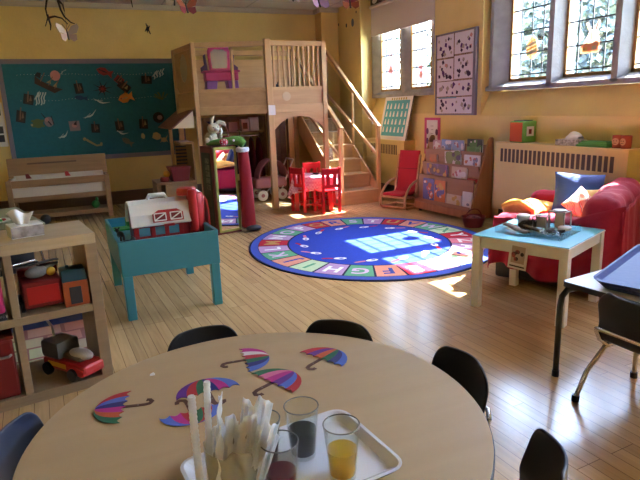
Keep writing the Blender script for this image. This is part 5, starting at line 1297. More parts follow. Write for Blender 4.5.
# wall dots
for (y, z, r_, c, l) in ((8.10, 2.46, .018, M_dark, 'small dark wall dot nearest the corner pier'), (7.83, 2.41, .026, M_dark, 'dark wall dot left of the oval sticker'), (7.62, 2.42, .05, mat('sticker_blue', (.10, .13, .17), .6), 'grey blue oval sticker on the wall above the stairs'), (7.50, 2.545, .016, M_dark, 'tiny dark wall dot above the oval sticker')):
    b = MB().prism(arc(0, 0, r_ * .8, 0, 337.5, 15, r_ * 1.1), .004, YZ(XA, y, z))
    o = b.build('wall_sticker', c, None); tag(o, l, 'wall sticker', 'wall stickers above the stairs')
# roller blind and valance
t = thing('roller_blind', 'grey beige roller blind half lowered over the small window', 'blind', (3.955, 6.61, 2.21))
M_bl = mat('blind_fabric', (.55, .49, .42), .9)
MB().box(-.002, .002, -.80, .77, 0, .36).build('fabric', M_bl, t); MB().box(-.009, .009, -.80, .77, -.012, .012).build('hem_bar', M_bl, t, bevel=.004)
MB().tube([(0, -.80, .375), (0, .77, .375)], .028, 14).build('roller', mat('blind_roller', (.55, .50, .42), .7), t, smooth=True)
t = thing('window_valance', 'black and white patterned strip above the roller blind', 'valance', (3.945, 6.61, 2.61))
MB().box(-.004, .004, -.79, .76, 0, .085).build('strip', mat('valance_black', (.03, .025, .02), .8), t)
b = MB()
for k in range(6): b.prism(arc(0, 0, .07, 0, 315, 7, .035), .001, YZ(-.0042, -.66 + k * .26, .043))
b.build('white_shapes', M_paper, t)
# window stickers
def sticker(label, y, z, parts, cat='window sticker', sc=1.0, xp=4.1425):
    mats = []; b = MB()
    for i, (m_, poly) in enumerate(parts):
        if m_ not in mats: mats.append(m_)
        b.m = mats.index(m_); b.prism([(p[0] * sc, p[1] * sc) for p in poly], .0012, YZ(xp - .0016 * i, y, z))
    o = b.build('window_sticker', mats, None); tag(o, label, cat, 'stickers on the window panes')
M_sp, M_sy, M_sg, M_st, M_sb = film_mat('sticker_pink', (.62, .33, .36), .9), film_mat('sticker_yellow', (.62, .48, .12), .92), film_mat('sticker_green', (.42, .60, .45), .9), film_mat('sticker_orange', (.66, .36, .20), .92), film_mat('sticker_skin', (.66, .52, .42), .92)
eg = lambda s: [(s * .075 * math.cos(D(a)) * (1 - .12 * math.sin(D(a))), s * .105 * math.sin(D(a))) for a in range(0, 360, 20)]
def band(m_, z0, z1):
    w0 = .075 * math.sqrt(max(0, 1 - (z0 / .105) ** 2)); w1 = .075 * math.sqrt(max(0, 1 - (z1 / .105) ** 2)); return (m_, [(-w0, z0 - .02), (w0, z0 + .02), (w1 * .95, z1 + .02), (-w1 * .95, z1 - .02)])
sticker('striped paper egg on the first light of the big window', 4.42, 1.735, [(M_st, eg(1)), band(M_sg, -.055, -.02), band(M_sy, -.01, .01), band(M_sg, .02, .05), band(M_sy, .055, .065)])
sticker('big paper rabbit with orange basket on the middle light of the big window', 3.72, 1.715, [
    (M_sb, [(-.10, -.02), (-.03, .10), (-.085, .19), (-.06, .21), (-.015, .12), (.04, .12), (.075, .21), (.10, .20), (.075, .10), (.10, .03), (.10, -.10), (-.10, -.10)]), (M_sp, [(-.025, .12), (-.072, .185), (-.062, .20), (-.018, .125)]), (M_sp, [(.045, .12), (.08, .20), (.092, .195), (.065, .11)]),
    (M_st, [(-.13, -.12), (.11, -.12), (.12, -.02), (.06, .0), (0, -.03), (-.06, -.01), (-.13, -.04)]), (M_sy, [(-.10, -.10), (-.04, -.10), (-.04, -.05), (-.10, -.06)]), (M_sg, [(.02, -.09), (.08, -.09), (.075, -.05), (.025, -.05)])], sc=.8)
for y, z, l in ((6.98, 1.80, 'small pale rabbit sticker on the left light of the small window'), (6.22, 1.68, 'small pale rabbit sticker on the right light of the small window')):
    sticker(l, y, z, [(M_sp, [(-.05, -.16), (.05, -.16), (.07, -.06), (.04, .0), (.05, .05), (.035, .14), (.02, .06), (-.01, .06), (-.03, .15), (-.05, .05), (-.06, -.02), (-.075, -.1)]), (M_sb, arc(0, -.08, .035, 0, 315, 7, .045))], xp=4.0375)
# outlet on the wall beneath window? (none seen)
# ------------------------------------------------------------------ ceiling mobiles
def hang(root, x, y, z0):
    MB().tube([(0, 0, z0), (0, 0, ZC - root.location.z - .001)], .0012, 5).build('thread', M_dark, root)
def butterfly(label, x, y, z, c1, c2, sc, rx, rz):
    t = thing('hanging_butterfly', label, 'butterfly decoration', (x, y, z), 0, 'butterflies hanging from the ceiling')
    R = Matrix.Rotation(D(rz), 4, 'Z') @ Matrix.Rotation(D(rx), 4, 'X')
    for s in (-1, 1):
        b = MB(); Rw = R @ Matrix.Rotation(D(-s * 22), 4, 'Y')
        for i, poly in enumerate(butterfly_polys()):
            pp = [(s * p[0] * sc, p[1] * sc) for p in poly]
            if s < 0: pp = pp[::-1]
            b.m = i; b.prism(pp, .002, Rw)
        b.build('wing', [c1, c2], t)
    MB().tube([tuple(R @ Vector((0, .045 * sc, .004))), tuple(R @ Vector((0, -.06 * sc, .004)))], [.006 * sc + .001, .009 * sc], 8).build('body', M_dark, t, smooth=True)
    b = MB()
    for s in (-1, 1): b.tube([tuple(R @ Vector((0, .045 * sc, .004))), tuple(R @ Vector((s * .04 * sc, .10 * sc, .012)))], .0018, 5)
    b.build('feelers', M_dark, t); hang(t, x, y, .01)
MBc = {k: mat('wing_' + k, c, .7) for k, c in dict(pale=(.34, .28, .25), pink=(.32, .22, .21), rust=(.30, .08, .04), green=(.18, .26, .10), lilac=(.38, .26, .48), cream=(.52, .45, .36), maroon=(.20, .03, .05)).items()}
butterfly('pale patterned butterfly hanging below the bare twigs at upper left', -.02, 4.0, 1.755, MBc['pale'], MBc['pink'], .62, 70, 15)
butterfly('rust coloured butterfly hanging at the top edge above the loft', .83, 4.5, 2.02, MBc['rust'], MBc['maroon'], .8, 60, 10)
butterfly('green and white butterfly hanging left of the rust coloured one', .765, 4.6, 2.085, MBc['green'], MBc['cream'], .75, 60, -20)
butterfly('cream butterfly hanging at the top edge above the middle of the loft', 1.68, 4.5, 2.13, MBc['cream'], MBc['pale'], .8, 60, 20)
butterfly('lilac butterfly hanging at the top edge above the loft balusters', 1.92, 4.5, 2.10, MBc['lilac'], MBc['lilac'], .95, 60, 5)
butterfly('maroon butterfly hanging at the top edge near the corner pier', 2.21, 4.5, 2.10, MBc['maroon'], MBc['rust'], .9, 60, -15)
M_tw = mat('dark_twig', (.02, .013, .01), .9)
def twig(label, x, y, z, paths):
    t = MB()
    for p in paths: t.tube(p, [.008 - .005 * i / (len(p) - 1) for i in range(len(p))], 6)
    t.tube([(0, 0, .14), (0, 0, ZC - z - .001)], .0012, 5)
    o = t.build('hanging_twig', M_tw, None, smooth=True); o.location = (x, y, z); tag(o, label, 'twig', 'bare twigs hanging from the ceiling')
twig('bare forked dark twigs hanging at the top left', -.07, 4.0, 1.90, [[(0, 0, .14), (-.04, 0, .06), (-.055, 0, 0), (-.05, 0, -.05), (-.07, 0, -.10)], [(-.05, 0, -.03), (-.04, .02, -.09), (-.045, .02, -.12)], [(0, 0, .14), (.02, .01, .06), (.03, 0, 0), (.045, 0, -.04), (.08, 0, -.075), (.10, 0, -.08)], [(-.05, 0, -.05), (-.01, 0, -.04), (.03, 0, -.05), (.06, 0, -.085)], [(.02, .01, .06), (.045, 0, .03), (.05, 0, -.01)]])
twig('small dark twig hanging at the top edge above the teal board', .47, 4.5, 2.10, [[(0, 0, .14), (-.03, 0, .05), (-.035, 0, -.04), (-.03, 0, -.09)], [(0, 0, .14), (.03, 0, .03), (.07, 0, -.01)], [(-.03, 0, .05), (.02, 0, .02), (.03, 0, -.03)]])
# ------------------------------------------------------------------ red sofa (local x along its length, y from front (0) to back (-.78))
SF = thing('sofa', 'small sofa under a bright red throw, right of the turquoise side table', 'sofa', (2.54, 3.0, 0), D(31))
def cloth_red():
    m = bpy.data.materials.new('red_throw'); nt, b = nodes_of(m); L = nt.links.new
    tc = nt.nodes.new('ShaderNodeTexCoord'); n = nt.nodes.new('ShaderNodeTexNoise'); n.inputs['Scale'].default_value = 14; n.inputs['Detail'].default_value = 3
    b.inputs['Base Color'].default_value = (.36, .004, .04, 1); b.inputs['Roughness'].default_value = .8; b.inputs['Sheen Weight'].default_value = .05
    bp = nt.nodes.new('ShaderNodeBump'); bp.inputs['Strength'].default_value = .35; bp.inputs['Distance'].default_value = .02
    L(tc.outputs['Object'], n.inputs['Vector']); L(n.outputs['Fac'], bp.inputs['Height']); L(bp.outputs['Normal'], b.inputs['Normal'])
    return m
M_thr = cloth_red()
def softbox(x0, x1, y0, y1, z0, z1, r, amp, seed, nx=22, ny=22, nz=12, fold=0.0):
    """rounded box skin with cloth wrinkles"""
    b = MB()
    cx, cy, cz = (x0 + x1) / 2, (y0 + y1) / 2, (z0 + z1) / 2; hx, hy, hz = (x1 - x0) / 2, (y1 - y0) / 2, (z1 - z0) / 2
    def rnd(p):
        q = Vector((max(-hx + r, min(hx - r, p.x)), max(-hy + r, min(hy - r, p.y)), max(-hz + r, min(hz - r, p.z))))
        d = p - q
        nrm = d.normalized() if d.length > 1e-6 else Vector((0, 0, 1))
        if d.length > 1e-6: p = q + nrm * min(d.length, r) if max(abs(d.x), abs(d.y), abs(d.z)) < r - 1e-6 or True else p
        w = noise.noise(Vector((p.x * 6 + seed, p.y * 6, p.z * 4))) * amp + noise.noise(Vector((p.x * 16, p.y * 16 + seed, p.z * 7))) * amp * .5
        if fold and p.z < hz - r: w += fold * math.sin((p.x + p.y) * 38 + 3 * noise.noise(Vector((p.x * 5, p.y * 5, seed)))) * (1 - (p.z + hz) / (2 * hz))
        p = p + nrm * w
        return (p.x + cx, p.y + cy, p.z + cz)
    faces = (((0, 1), 2, 1), ((0, 1), 2, -1), ((0, 2), 1, 1), ((0, 2), 1, -1), ((1, 2), 0, 1), ((1, 2), 0, -1))
    H = (hx, hy, hz); N = (nx, ny, nz)
    for (a, c), f, s in faces:
        def fn(u, v):
            p = [0, 0, 0]; p[a] = (2 * u - 1) * H[a]; p[c] = (2 * v - 1) * H[c]; p[f] = s * H[f]; return rnd(Vector(p))
        b.grid(fn, N[a], N[c])
    return b
LS = 1.0
softbox(-.0, LS, -.76, -.02, .03, .34, .03, .004, 1).build('base', M_dark, SF, smooth=True)
softbox(.16, LS - .16, -.60, -.0, .30, .40, .045, .010, 2, 24, 20, 5).build('seat', M_thr, SF, smooth=True)
softbox(-.01, LS + .0, -.79, -.55, .10, .645, .105, .022, 3, 34, 12, 20).build('backrest', M_thr, SF, smooth=True)
softbox(-.015, .18, -.66, .0, .25, .485, .075, .012, 4, 10, 26, 12).build('armrest', M_thr, SF, smooth=True)
softbox(LS - .18, LS, -.66, .0, .20, .53, .085, .010, 5, 10, 26, 12).build('armrest', M_thr, SF, smooth=True)
def drape(u, v):   # over the near end: u from front (0) to back (1), v from the top down
    y = -.01 - .80 * u; top = .472 + (.125 * max(0, (u - .62) / .38) ** .7 if u > .62 else 0); hem = .155 - .135 * min(1, u * 1.15) + .012 * math.sin(11 * u)
    z = top + (hem - top) * v
    fd = .030 * (.3 + v) * math.sin(26 * u + 2.0 * math.sin(5 * u) + 1.5 * v) + .02 * v + .006 * noise.noise(Vector((u * 9, v * 5, 3)))
    diag = .014 * math.sin((u * .8 + v * 1.1) * 22) * (1 - abs(2 * v - 1))
    return (-.035 - fd - diag + (.03 * (1 - v) ** 3), y, z)
MB().grid(drape, 90, 30).build('throw_end', M_thr, SF, smooth=True, solid=.004)
def drape_back(u, v):
    x = -.02 + (LS + .02) * u; top = .56; hem = .03
    z = top + (hem - top) * v
    return (x, -.795 - .02 * v - .014 * (.3 + v) * math.sin(30 * u + 2 * math.sin(6 * u)), z)
MB().grid(drape_back, 80, 16).build('throw_back', M_thr, SF, smooth=True, solid=.004)
def drape_front(u, v):
    x = -.03 + (LS + .03) * u; top = .38; hem = .10 + .02 * math.sin(7 * u); z = top + (hem - top) * v
    return (x, .012 + .012 * (.3 + v) * math.sin(28 * u), z)
MB().grid(drape_front, 60, 10).build('throw_front', M_thr, SF, smooth=True, solid=.004)
def sofa(x, y): a = D(31); return (2.54 + x * math.cos(a) - y * math.sin(a), 3.0 + x * math.sin(a) + y * math.cos(a))
def cushion(name, label, cat, x, y, z, sx, sy, th, mats, rot, wr=.006, seed=0, faces=None):
    b = MB()
    def top(s):
        def fn(u, v):
            a, c = 2 * u - 1, 2 * v - 1; pin = 1 - .10 * (a * a) * (1 - c * c) * 0 - .0
            ex = (1 - a ** 4) * (1 - c ** 4); hgt = th * .5 * ex ** .55
            px = a * sx / 2 * (1 - .07 * (1 - c * c)); py = c * sy / 2 * (1 - .07 * (1 - a * a))
            return (px, py, s * hgt + wr * noise.noise(Vector((a * 3 + seed, c * 3, s))) * ex)
        return fn
    b.m = 0; b.grid(top(1), 18, 18); b.grid(top(-1), 18, 18)
    o = b.build(name, mats, None, smooth=True); p = sofa(x, y); o.location = (p[0], p[1], z); o.rotation_euler = rot
    return tag(o, label, cat)
M_bc = mat('royal_blue_fabric', (.012, .07, .33), .75, sheen=.2, bump=.3, bscale=120)
cushion('cushion', 'royal blue square cushion propped in the far corner of the red sofa', 'cushion', .80, -.38, .54, .36, .31, .10, [M_bc], (D(66), D(4), D(31 - 72)))
def stripes():
    m = bpy.data.materials.new('patterned_fabric'); nt, b = nodes_of(m); L = nt.links.new
    tc = nt.nodes.new('ShaderNodeTexCoord'); mp = nt.nodes.new('ShaderNodeMapping'); mp.inputs['Rotation'].default_value = (0, 0, D(20)); L(tc.outputs['Object'], mp.inputs['Vector'])
    wv = nt.nodes.new('ShaderNodeTexWave'); wv.inputs['Scale'].default_value = 3.2; wv.inputs['Distortion'].default_value = 3; wv.inputs['Detail Scale'].default_value = 3; wv.bands_direction = 'Y'
    r = nt.nodes.new('ShaderNodeValToRGB'); r.color_ramp.interpolation = 'CONSTANT'
    e = r.color_ramp.elements; e[0].color = (.62, .50, .42, 1); e[1].position = .30; e[1].color = (.55, .16, .16, 1)
    for p_, c_ in ((.45, (.66, .60, .55)), (.62, (.10, .14, .30)), (.70, (.62, .35, .20)), (.85, (.66, .62, .55))): q = e.new(p_); q.color = c_ + (1,)
    L(mp.outputs['Vector'], wv.inputs['Vector']); L(wv.outputs['Color'], r.inputs['Fac']); L(r.outputs['Color'], b.inputs['Base Color']); b.inputs['Roughness'].default_value = .85
    return m
cushion('cushion', 'small patterned cream and pink cushion leaning on the blue cushion', 'cushion', .63, -.44, .475, .21, .21, .08, [stripes()], (D(58), D(45), D(31 - 80)), seed=4)
cushion('cushion', 'pale yellow cushion behind the patterned one against the sofa back', 'cushion', .72, -.50, .50, .2, .18, .08, [mat('pale_yellow_fabric', (.60, .50, .20), .85)], (D(60), 0, D(31 - 60)), seed=8)
# orange blanket over the seat front
def blanket(u, v):
    x = .12 + .72 * u; y = -.02 - .22 * v + .05 * math.sin(3 * u)
    z = .418 + .035 * math.sin(PI * v) + .014 * math.sin(9 * u + 4 * v) + .03 * math.sin(PI * u) * math.sin(PI * v)
    if u < .2: z += .10 * (1 - u / .2)
    return (x, y, z)
b = MB().grid(blanket, 36, 14)
o = b.build('blanket', mat('orange_fabric', (.70, .36, .07), .85, nscale=10, namt=.25, bump=.3, bscale=30), None, smooth=True, solid=.03); o.location = (2.54, 3.0, 0); o.rotation_euler = (0, 0, D(31)); tag(o, 'rumpled yellow orange blanket lying along the red sofa seat', 'blanket')

# ------------------------------------------------------------------ things on the side table
TT = .4605
t = thing('nature_tray', 'clear plastic tray holding bark and magnifier boxes on the turquoise table', 'tray', side(-.005, -.01, TT), SQ)
M_clear = pane_mat('clear_acrylic', (.90, .94, .97))
w_, d_ = .20, .155
MB().box(-w_, w_, -d_, d_, 0, .004).build('base', M_clear, t)
b = MB(); b.box(-w_, w_, -d_, -d_ + .003, .004, .045).box(-w_, w_, d_ - .003, d_, .004, .045).box(-w_, -w_ + .003, -d_ + .003, d_ - .003, .004, .045).box(w_ - .003, w_, -d_ + .003, d_ - .003, .004, .045); b.build('rim', M_clear, t)
TI = TT + .0045
def bark(label, x, y, rz, L_, c, seed, w0=.03):
    def fn(u, v):
        a = (v - .5) * 2.4; r_ = w0 * (1 - .55 * abs(2 * u - 1) ** 2) * (1 + .25 * noise.noise(Vector((u * 6, v * 3, seed))))
        return ((u - .5) * L_, math.sin(a) * r_ + .012 * math.sin(5 * u + seed), .004 + .02 * math.cos(a) + .01 * math.sin(4 * u + seed))
    o = MB().grid(fn, 20, 8).build('bark_piece', c, None, smooth=True, solid=.006); o.location = side(x, y, TI + .008); o.rotation_euler = (0, 0, SQ + D(rz)); return tag(o, label, 'bark', 'bark pieces in the clear tray')
M_bk1 = mat('pale_bark', (.30, .24, .19), .9, nscale=40, namt=.4, bump=.6); M_bk2 = mat('dark_bark', (.06, .045, .035), .9, nscale=40, namt=.4, bump=.6)
bark('pale curved bark piece at the near left of the clear tray', -.10, -.10, -14, .19, M_bk1, 1)
bark('long dark bark piece across the front of the clear tray', .045, -.045, 12, .24, M_bk2, 2, .022)
rng = random.Random(3)
t = thing('pine_cone', 'dark pine cone at the back left of the clear tray', 'pine cone', side(-.145, .02, TI + .02), SQ + D(30), rot=(0, D(90), SQ + D(20)))
b = MB(); b.ball((0, 0, .05), (.022, .022, .05), 10, 8)
for k in range(70):
    z = .005 + .09 * k / 70; a = k * 2.4; r_ = .024 + .018 * math.sin(PI * k / 70)
    M = Matrix.Translation((0, 0, z)) @ Matrix.Rotation(a, 4, 'Z') @ Matrix.Rotation(D(-35), 4, 'Y')
    b.add([(.012, -.008, 0), (r_ + .008, -.008, .0), (r_ + .012, 0, .002), (r_ + .008, .008, 0), (.012, .008, 0), (.02, 0, .006)], [(0, 1, 5), (1, 2, 5), (2, 3, 5), (3, 4, 5), (4, 3, 2, 1, 0)], M)
b.build('scales', M_bk2, t)
o = MB().ball((0, 0, .02), (.045, .03, .022), 14, 8, None, lambda p: p + Vector((0, 0, .008 * noise.noise(p * 60)))).build('seed_pod', M_bk2, None, smooth=True); o.location = side(-.075, .055, TI); tag(o, 'dark seed pod between pine cone and magnifier in the clear tray', 'seed pod')
t = thing('jar_lid', 'white round plastic pot at the far left of the clear tray', 'pot', side(-.145, .10, TI), SQ)
MB().lathe([(0, 0), (.034, 0), (.036, .05), (.042, .052), (.042, .068), (.036, .072), (0, .072)], 22).build('pot', M_whitep, t, smooth=True, bevel=.002)
def magn(label, x, y, z, s, h_, col, rz, base):
    t = thing('magnifier_box', label, 'magnifier box', side(x, y, z), SQ + D(rz), 'magnifier boxes in the clear tray')
    b = MB(); q = .006
    for sx in (-1, 1):
        for sy in (-1, 1): b.cbox((sx * (s - q / 2), sy * (s - q / 2), h_ / 2), (q, q, h_))
    for zz in (q / 2, h_ - q / 2):
        for s_ in (-1, 1): b.cbox((0, s_ * (s - q / 2), zz), (2 * s, q, q)); b.cbox((s_ * (s - q / 2), 0, zz), (q, 2 * s, q))
    b.build('frame', col, t)
    MB().box(-s + .004, s - .004, -s + .004, s - .004, .004, h_ - .004).build('clear_cube', M_clear, t)
    MB().box(-s * .6, s * .6, -.003, .003, .008, h_ * .85).build('specimen_card', mat('specimen_cream', (.62, .48, .36), .7), t)
    MB().lathe([(0, h_), (s * .8, h_), (s * .8, h_ + .006), (0, h_ + .009)], 20).build('lens_ring', col, t, smooth=True)
    if base: MB().box(-s - .008, s + .008, -s - .008, s + .008, 0, .004).build('green_base', mat('mint_base', (.25, .45, .22), .5), t)
M_mf = mat('magnifier_grey', (.42, .40, .38), .45)
magn('smaller magnifier box on a green base in the clear tray', -.015, .065, TI, .043, .085, M_mf, 8, True)
magn('larger magnifier box beside the smaller one in the clear tray', .085, .095, TI, .05, .12, M_mf, -4, False)
t = thing('jar_lid', 'white round lid lying near the right edge of the clear tray', 'lid', side(.145, .02, TI + .0225), SQ)
MB().lathe([(0, 0), (.036, 0), (.038, .016), (.034, .02), (0, .02)], 22).build('disc', M_whitep, t, smooth=True)
MB().lathe([(0, -.022), (.03, -.022), (.032, 0), (0, 0)], 22).build('jar', M_clear, t, smooth=True)
o = MB().grid(lambda u, v: ((u - .5) * .12, (v - .5) * .07, .012 + .012 * math.sin(9 * u + 3 * v) + .010 * math.sin(12 * v + u * 4)), 14, 10).build('plastic_wrap', glass('clear_wrap', (.95, .97, 1), .15, 1.2), None, smooth=True, solid=.002); o.location = side(.115, -.10, TI + .010); o.rotation_euler = (0, 0, SQ); tag(o, 'crumpled clear plastic wrap at the near right of the clear tray', 'plastic wrap')
# card hanging from the table edge
fy = -hw - .002
t = thing('table_card', 'small printed card hanging from the front edge of the turquoise table', 'card', side(.015, fy, .446), SQ, rot=(D(-2), D(4), SQ))
MB().box(-.055, .055, -.003, 0, -.15, 0).build('card', M_paper, t)
b = MB(); rng = random.Random(9)
b.m = 0; b.box(-.04, .04, -.0038, -.0031, -.115, -.015)
for k in range(9): b.m = 1 + k % 2; b.prism(arc(0, 0, .008 + .006 * rng.random(), 0, 315, 7, .012), .0006, XZ(rng.uniform(-.028, .028), -.0039, rng.uniform(-.10, -.03)))
b.m = 1; b.box(-.045, .045, -.0038, -.0031, -.138, -.130)
b.build('print', [mat('card_tan', (.42, .33, .26), .7), mat('card_black', (.03, .02, .02), .7), mat('card_red', (.35, .06, .05), .7)], t)

# ------------------------------------------------------------------ on the round table: umbrellas
UC = dict(red=(.40, .02, .03), blue=(.04, .09, .42), dblue=(.02, .02, .16), magenta=(.42, .02, .22), purple=(.10, .02, .22), green=(.02, .13, .06), pink=(.62, .16, .30), orange=(.50, .10, .03), white=(.66, .60, .60), sky=(.07, .14, .50))
UM = {k: mat('felt_pen_' + k, v, .65) for k, v in UC.items()}
M_hnd = mat('brown_pen_card', (.09, .035, .025), .65)
def umbrella(label, x, y, ang, cols, sc=1.0, sq=1.0, twist=0, z=TZ):
    t = thing('paper_umbrella', label, 'paper umbrella', (x, y, z + .0006), D(ang - 90), 'coloured paper umbrellas on the round table')
    W, Hh = .092 * sc, .094 * sc * sq; b = MB(); n = len(cols); mats = []
    scal = lambda f: -.012 * sc * abs(math.sin(f * PI * 3)) ** .8 * -1
    apex = (twist * .03, Hh)
    for i, c in enumerate(cols):
        m_ = UM[c]
        if m_ not in mats: mats.append(m_)
        b.m = mats.index(m_)
        f0, f1 = i / n, (i + 1) / n; pts = []
        # panels meet at the apex like a real umbrella; each lower edge is a scallop
        x0, x1 = 2 * f0 - 1, 2 * f1 - 1
        mer = lambda xx: [(xx * W * math.sin(PI / 2 * q / 8), Hh * math.cos(PI / 2 * q / 8)) for q in range(1, 9)]
        lo = [(W * (x1 + (x0 - x1) * k / 6), .011 * sc * math.sin(PI * k / 6)) for k in range(1, 6)]
        pts = ([(0, Hh)] + mer(x0) + lo[::-1] + mer(x1)[::-1])
        b.prism(pts, .0014, z0=.0012)
    b.build('canopy', mats, t)
    hb = MB(); hb.m = 0
    path = [(0, .02), (0, -.055 * sc), (.004 * sc, -.068 * sc), (.016 * sc, -.074 * sc), (.027 * sc, -.066 * sc), (.028 * sc, -.056 * sc)]; ww = .0068 * sc
    L_, R_ = [], []
    for i, p in enumerate(path):
        q = Vector(path[min(i + 1, len(path) - 1)]) - Vector(path[max(i - 1, 0)]); q.normalize(); nn = Vector((-q.y, q.x)) * ww
        L_.append((p[0] + nn.x, p[1] + nn.y)); R_.append((p[0] - nn.x, p[1] - nn.y))
    for i in range(len(path) - 1): hb.prism([L_[i], L_[i + 1], R_[i + 1], R_[i]][::-1], .0011)
    hb.build('handle', M_hnd, t)
    MB().lathe([(0, .0011), (.003, .0011), (.002, .0022), (0, .0024)], 8, Matrix.Translation((0, -.035 * sc, 0))).build('fastener', M_gt, t)
umbrella('paper umbrella nearest the left edge of the round table, red and blue with green tip', .011, 1.491, 166, ['green', 'orange', 'magenta', 'dblue', 'sky', 'red'], .93, .95)
umbrella('paper umbrella standing upright above another, red green and blue, behind the plastic straws', .236, 1.460, 92, ['purple', 'red', 'green', 'dblue', 'magenta', 'sky'], 1.0, .95)
umbrella('blue and pink paper umbrella pointing towards the viewer, behind the straws', .172, 1.388, -86, ['sky', 'red', 'green', 'red', 'magenta', 'sky'], .92, .85)
umbrella('paper umbrella with green and blue stripes and its handle pointing left', .382, 1.622, -6, ['magenta', 'white', 'red', 'green', 'dblue', 'sky'], .95, .95)
umbrella('pink and purple paper umbrella nearest the empty glass rims, handle at lower left', .415, 1.434, 24, ['green', 'pink', 'magenta', 'purple', 'sky', 'red'], .98, 1.0)
umbrella('paper umbrella farthest right on the round table, purple with bright blue edge', .606, 1.512, 27, ['red', 'purple', 'orange', 'green', 'dblue', 'sky'], .95, 1.0)
o = MB().add([(-.008, -.004, .001), (.006, -.007, .001), (.009, .004, .001), (-.003, .006, .001), (-.006, -.002, .006), (.004, .001, .008)], [(0, 1, 5, 4), (1, 2, 5), (2, 3, 5), (3, 4, 5), (3, 0, 4), (3, 2, 1, 0)]).build('paper_scrap', M_paper, None); o.location = (.105, 1.70, TZ); o.location = (.10, 1.655, TZ); tag(o, 'tiny white paper scrap alone near the far left rim of the round table', 'paper scrap')
# tray with glasses
tr = tray_mesh(.44, .29, .020, .009, .03); TRr = D(6)
o = tr.build('serving_tray', mat('white_glaze', (.64, .68, .76), .18), None, bevel=.003, seg=3)
px, py = .535, 1.195
o.location = (px - .44 * math.cos(TRr) + .29 * math.sin(TRr), py - .44 * math.sin(TRr) - .29 * math.cos(TRr), TZ + .0005); o.rotation_euler = (0, 0, TRr)
tag(o, 'white rectangular tray with raised rim on the round table', 'tray')
ZT_ = TZ + .0072
M_gl = thin_glass('clear_glass'); M_rim = mat('glass_rim_grey', (.16, .17, .165), .12, spec=.8)
def tumbler(label, x, y, liq, fill, h_=.128):
    t = thing('drinking_glass', label, 'glass', (x, y, ZT_), 0, 'glasses of coloured water on the tray')
    ro, rb = .0395, .0285; th = .0022
    prof = [(0, 0), (rb - .003, 0), (rb, .003), (ro, h_ - .001), (ro - th * .5, h_), (ro - th, h_ - .001), (rb + .0005 - th + (ro - rb) * .010 / h_, .012), (rb - .008, .0095), (0, .0095)]
    MB().lathe(prof, 40).build('glass_body', M_gl, t, smooth=True)
    rb_ = MB(); rb_.tube([(ro * math.cos(2 * PI * k / 40) * .985, ro * math.sin(2 * PI * k / 40) * .985, h_) for k in range(40)], .0014, 6, closed=True); rb_.build('glass_rim', M_rim, t, smooth=True)
    ri = lambda z: rb - th + (ro - rb) * z / h_ + .0003
    MB().lathe([(0, .0100), (rb - .0085, .0100), (ri(.013), .0125), (ri(fill), fill), (0, fill)], 40).build('coloured_water', liq, t, smooth=False)
def liquid(n, a, c, q): return dyed_water('water_' + n, a, c, q)
tumbler('glass of almost black green water at the back of the tray', .374, 1.060, liquid('green', (.01, .04, .02), (.003, .010, .005), .93), .070)
tumbler('glass of yellow water at the right of the tray', .424, .952, liquid('yellow', (.98, .74, .06), (.85, .52, .006), .40), .070)
tumbler('glass of dark red water half hidden behind the plastic sleeves', .278, 1.048, liquid('dark_red', (.30, .03, .05), (.09, .006, .012), .7), .066)
tumbler('glass of red water at the front of the tray', .285, .952, liquid('red', (.40, .04, .08), (.16, .010, .022), .7), .060)
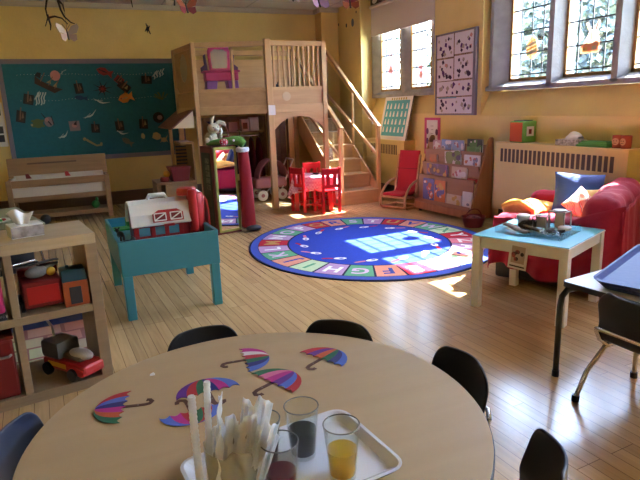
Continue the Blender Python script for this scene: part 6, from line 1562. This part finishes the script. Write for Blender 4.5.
# bundle of plastic sleeves and twisted straws in a cup
M_film = film_mat('frosted_film', (.72, .73, .68), .5)
M_film2 = film_mat('white_film', (.88, .91, .93), .88)
t = thing('sleeve_bag', 'crumpled translucent bag stuffed with white plastic sleeves on the tray', 'plastic bag', (.192, .978, ZT_), D(-22))
def wall(side, w_, h_, bow, seed, lean=0.0, amp=.004):
    def fn(u, v):
        a = (u - .5) * w_ * (1 + .12 * v); cr = amp * (math.sin(17 * u + 3 * v + seed) + 1.6 * noise.noise(Vector((u * 7, v * 7, seed)))) * (.35 + .65 * v)
        return (a + lean * v, side * bow * (1 - (2 * u - 1) ** 2) ** .5 + cr * (1 if 0 < u < 1 else .2), .002 + v * h_ + (.007 * math.sin(9 * u + seed) + .003 * math.sin(23 * u + seed)) * v * v)
    return fn
b = MB(); b.grid(wall(1, .098, .130, .020, 1), 22, 16); b.grid(wall(-1, .098, .118, .022, 2), 22, 16); b.build('bag', M_film, t, smooth=True, solid=.001)
for k, (dx, w_, h_, ln, yy) in enumerate(((-.022, .050, .165, .012, .006), (.0, .056, .185, .026, -.004), (.016, .052, .215, .044, .008), (.026, .044, .175, .052, -.010), (.008, .060, .155, .020, .012), (.030, .040, .140, .046, .002))):
    b = MB(); f = wall(0, w_, h_, 0, 5 + k * 1.7, ln, .0085)
    b.grid(lambda u, v: (f(u, v)[0] + dx, f(u, v)[1] + yy, f(u, v)[2] + .006), 14, 20); b.build('sleeve', M_film2 if k != 4 else M_film, t, smooth=True, solid=.001)
M_straw = film_mat('straw_film', (.86, .90, .92), .72)
def straw(label, x, y, h_, lx, ly, r_, seed, mt):
    t = MB()
    path = [(lx * f ** 1.2, ly * f ** 1.2 + .004 * math.sin(3 * f + seed), .002 + h_ * f) for f in [k / 48 for k in range(49)]]
    t.tube(path, [r_ * (1 + .16 * (k % 2)) for k in range(49)], 9)
    o = t.build('ribbed_straw', mt, None, smooth=True); o.location = (x, y, ZT_); return tag(o, label, 'straw', 'ribbed straws beside the bag of sleeves')
straw('ribbed white straw farthest left of the bag of sleeves', .126, .985, .248, .0, .004, .0072, 0, M_straw)
straw('taller ribbed translucent straw second from the left beside the bag', .146, .992, .272, .012, .0, .0062, 2, M_straw)
def strip(u, v):
    a = (u - .5) * .030 * (1 - .3 * v); tw = .5 + .9 * v
    return (.004 + a * math.cos(tw) + .016 * v * v + .004 * math.sin(20 * v + 4 * u), .010 * v + a * math.sin(tw), .002 + v * .252 - .020 * max(0, v - .88) * abs(u - .1) * 9 + .003 * math.sin(9 * u))
o = MB().grid(strip, 8, 36).build('plastic_strip', M_film2, None, smooth=True, solid=.0012); o.location = (.160, .968, ZT_); tag(o, 'folded translucent plastic strip between the straws and the bag', 'plastic strip')
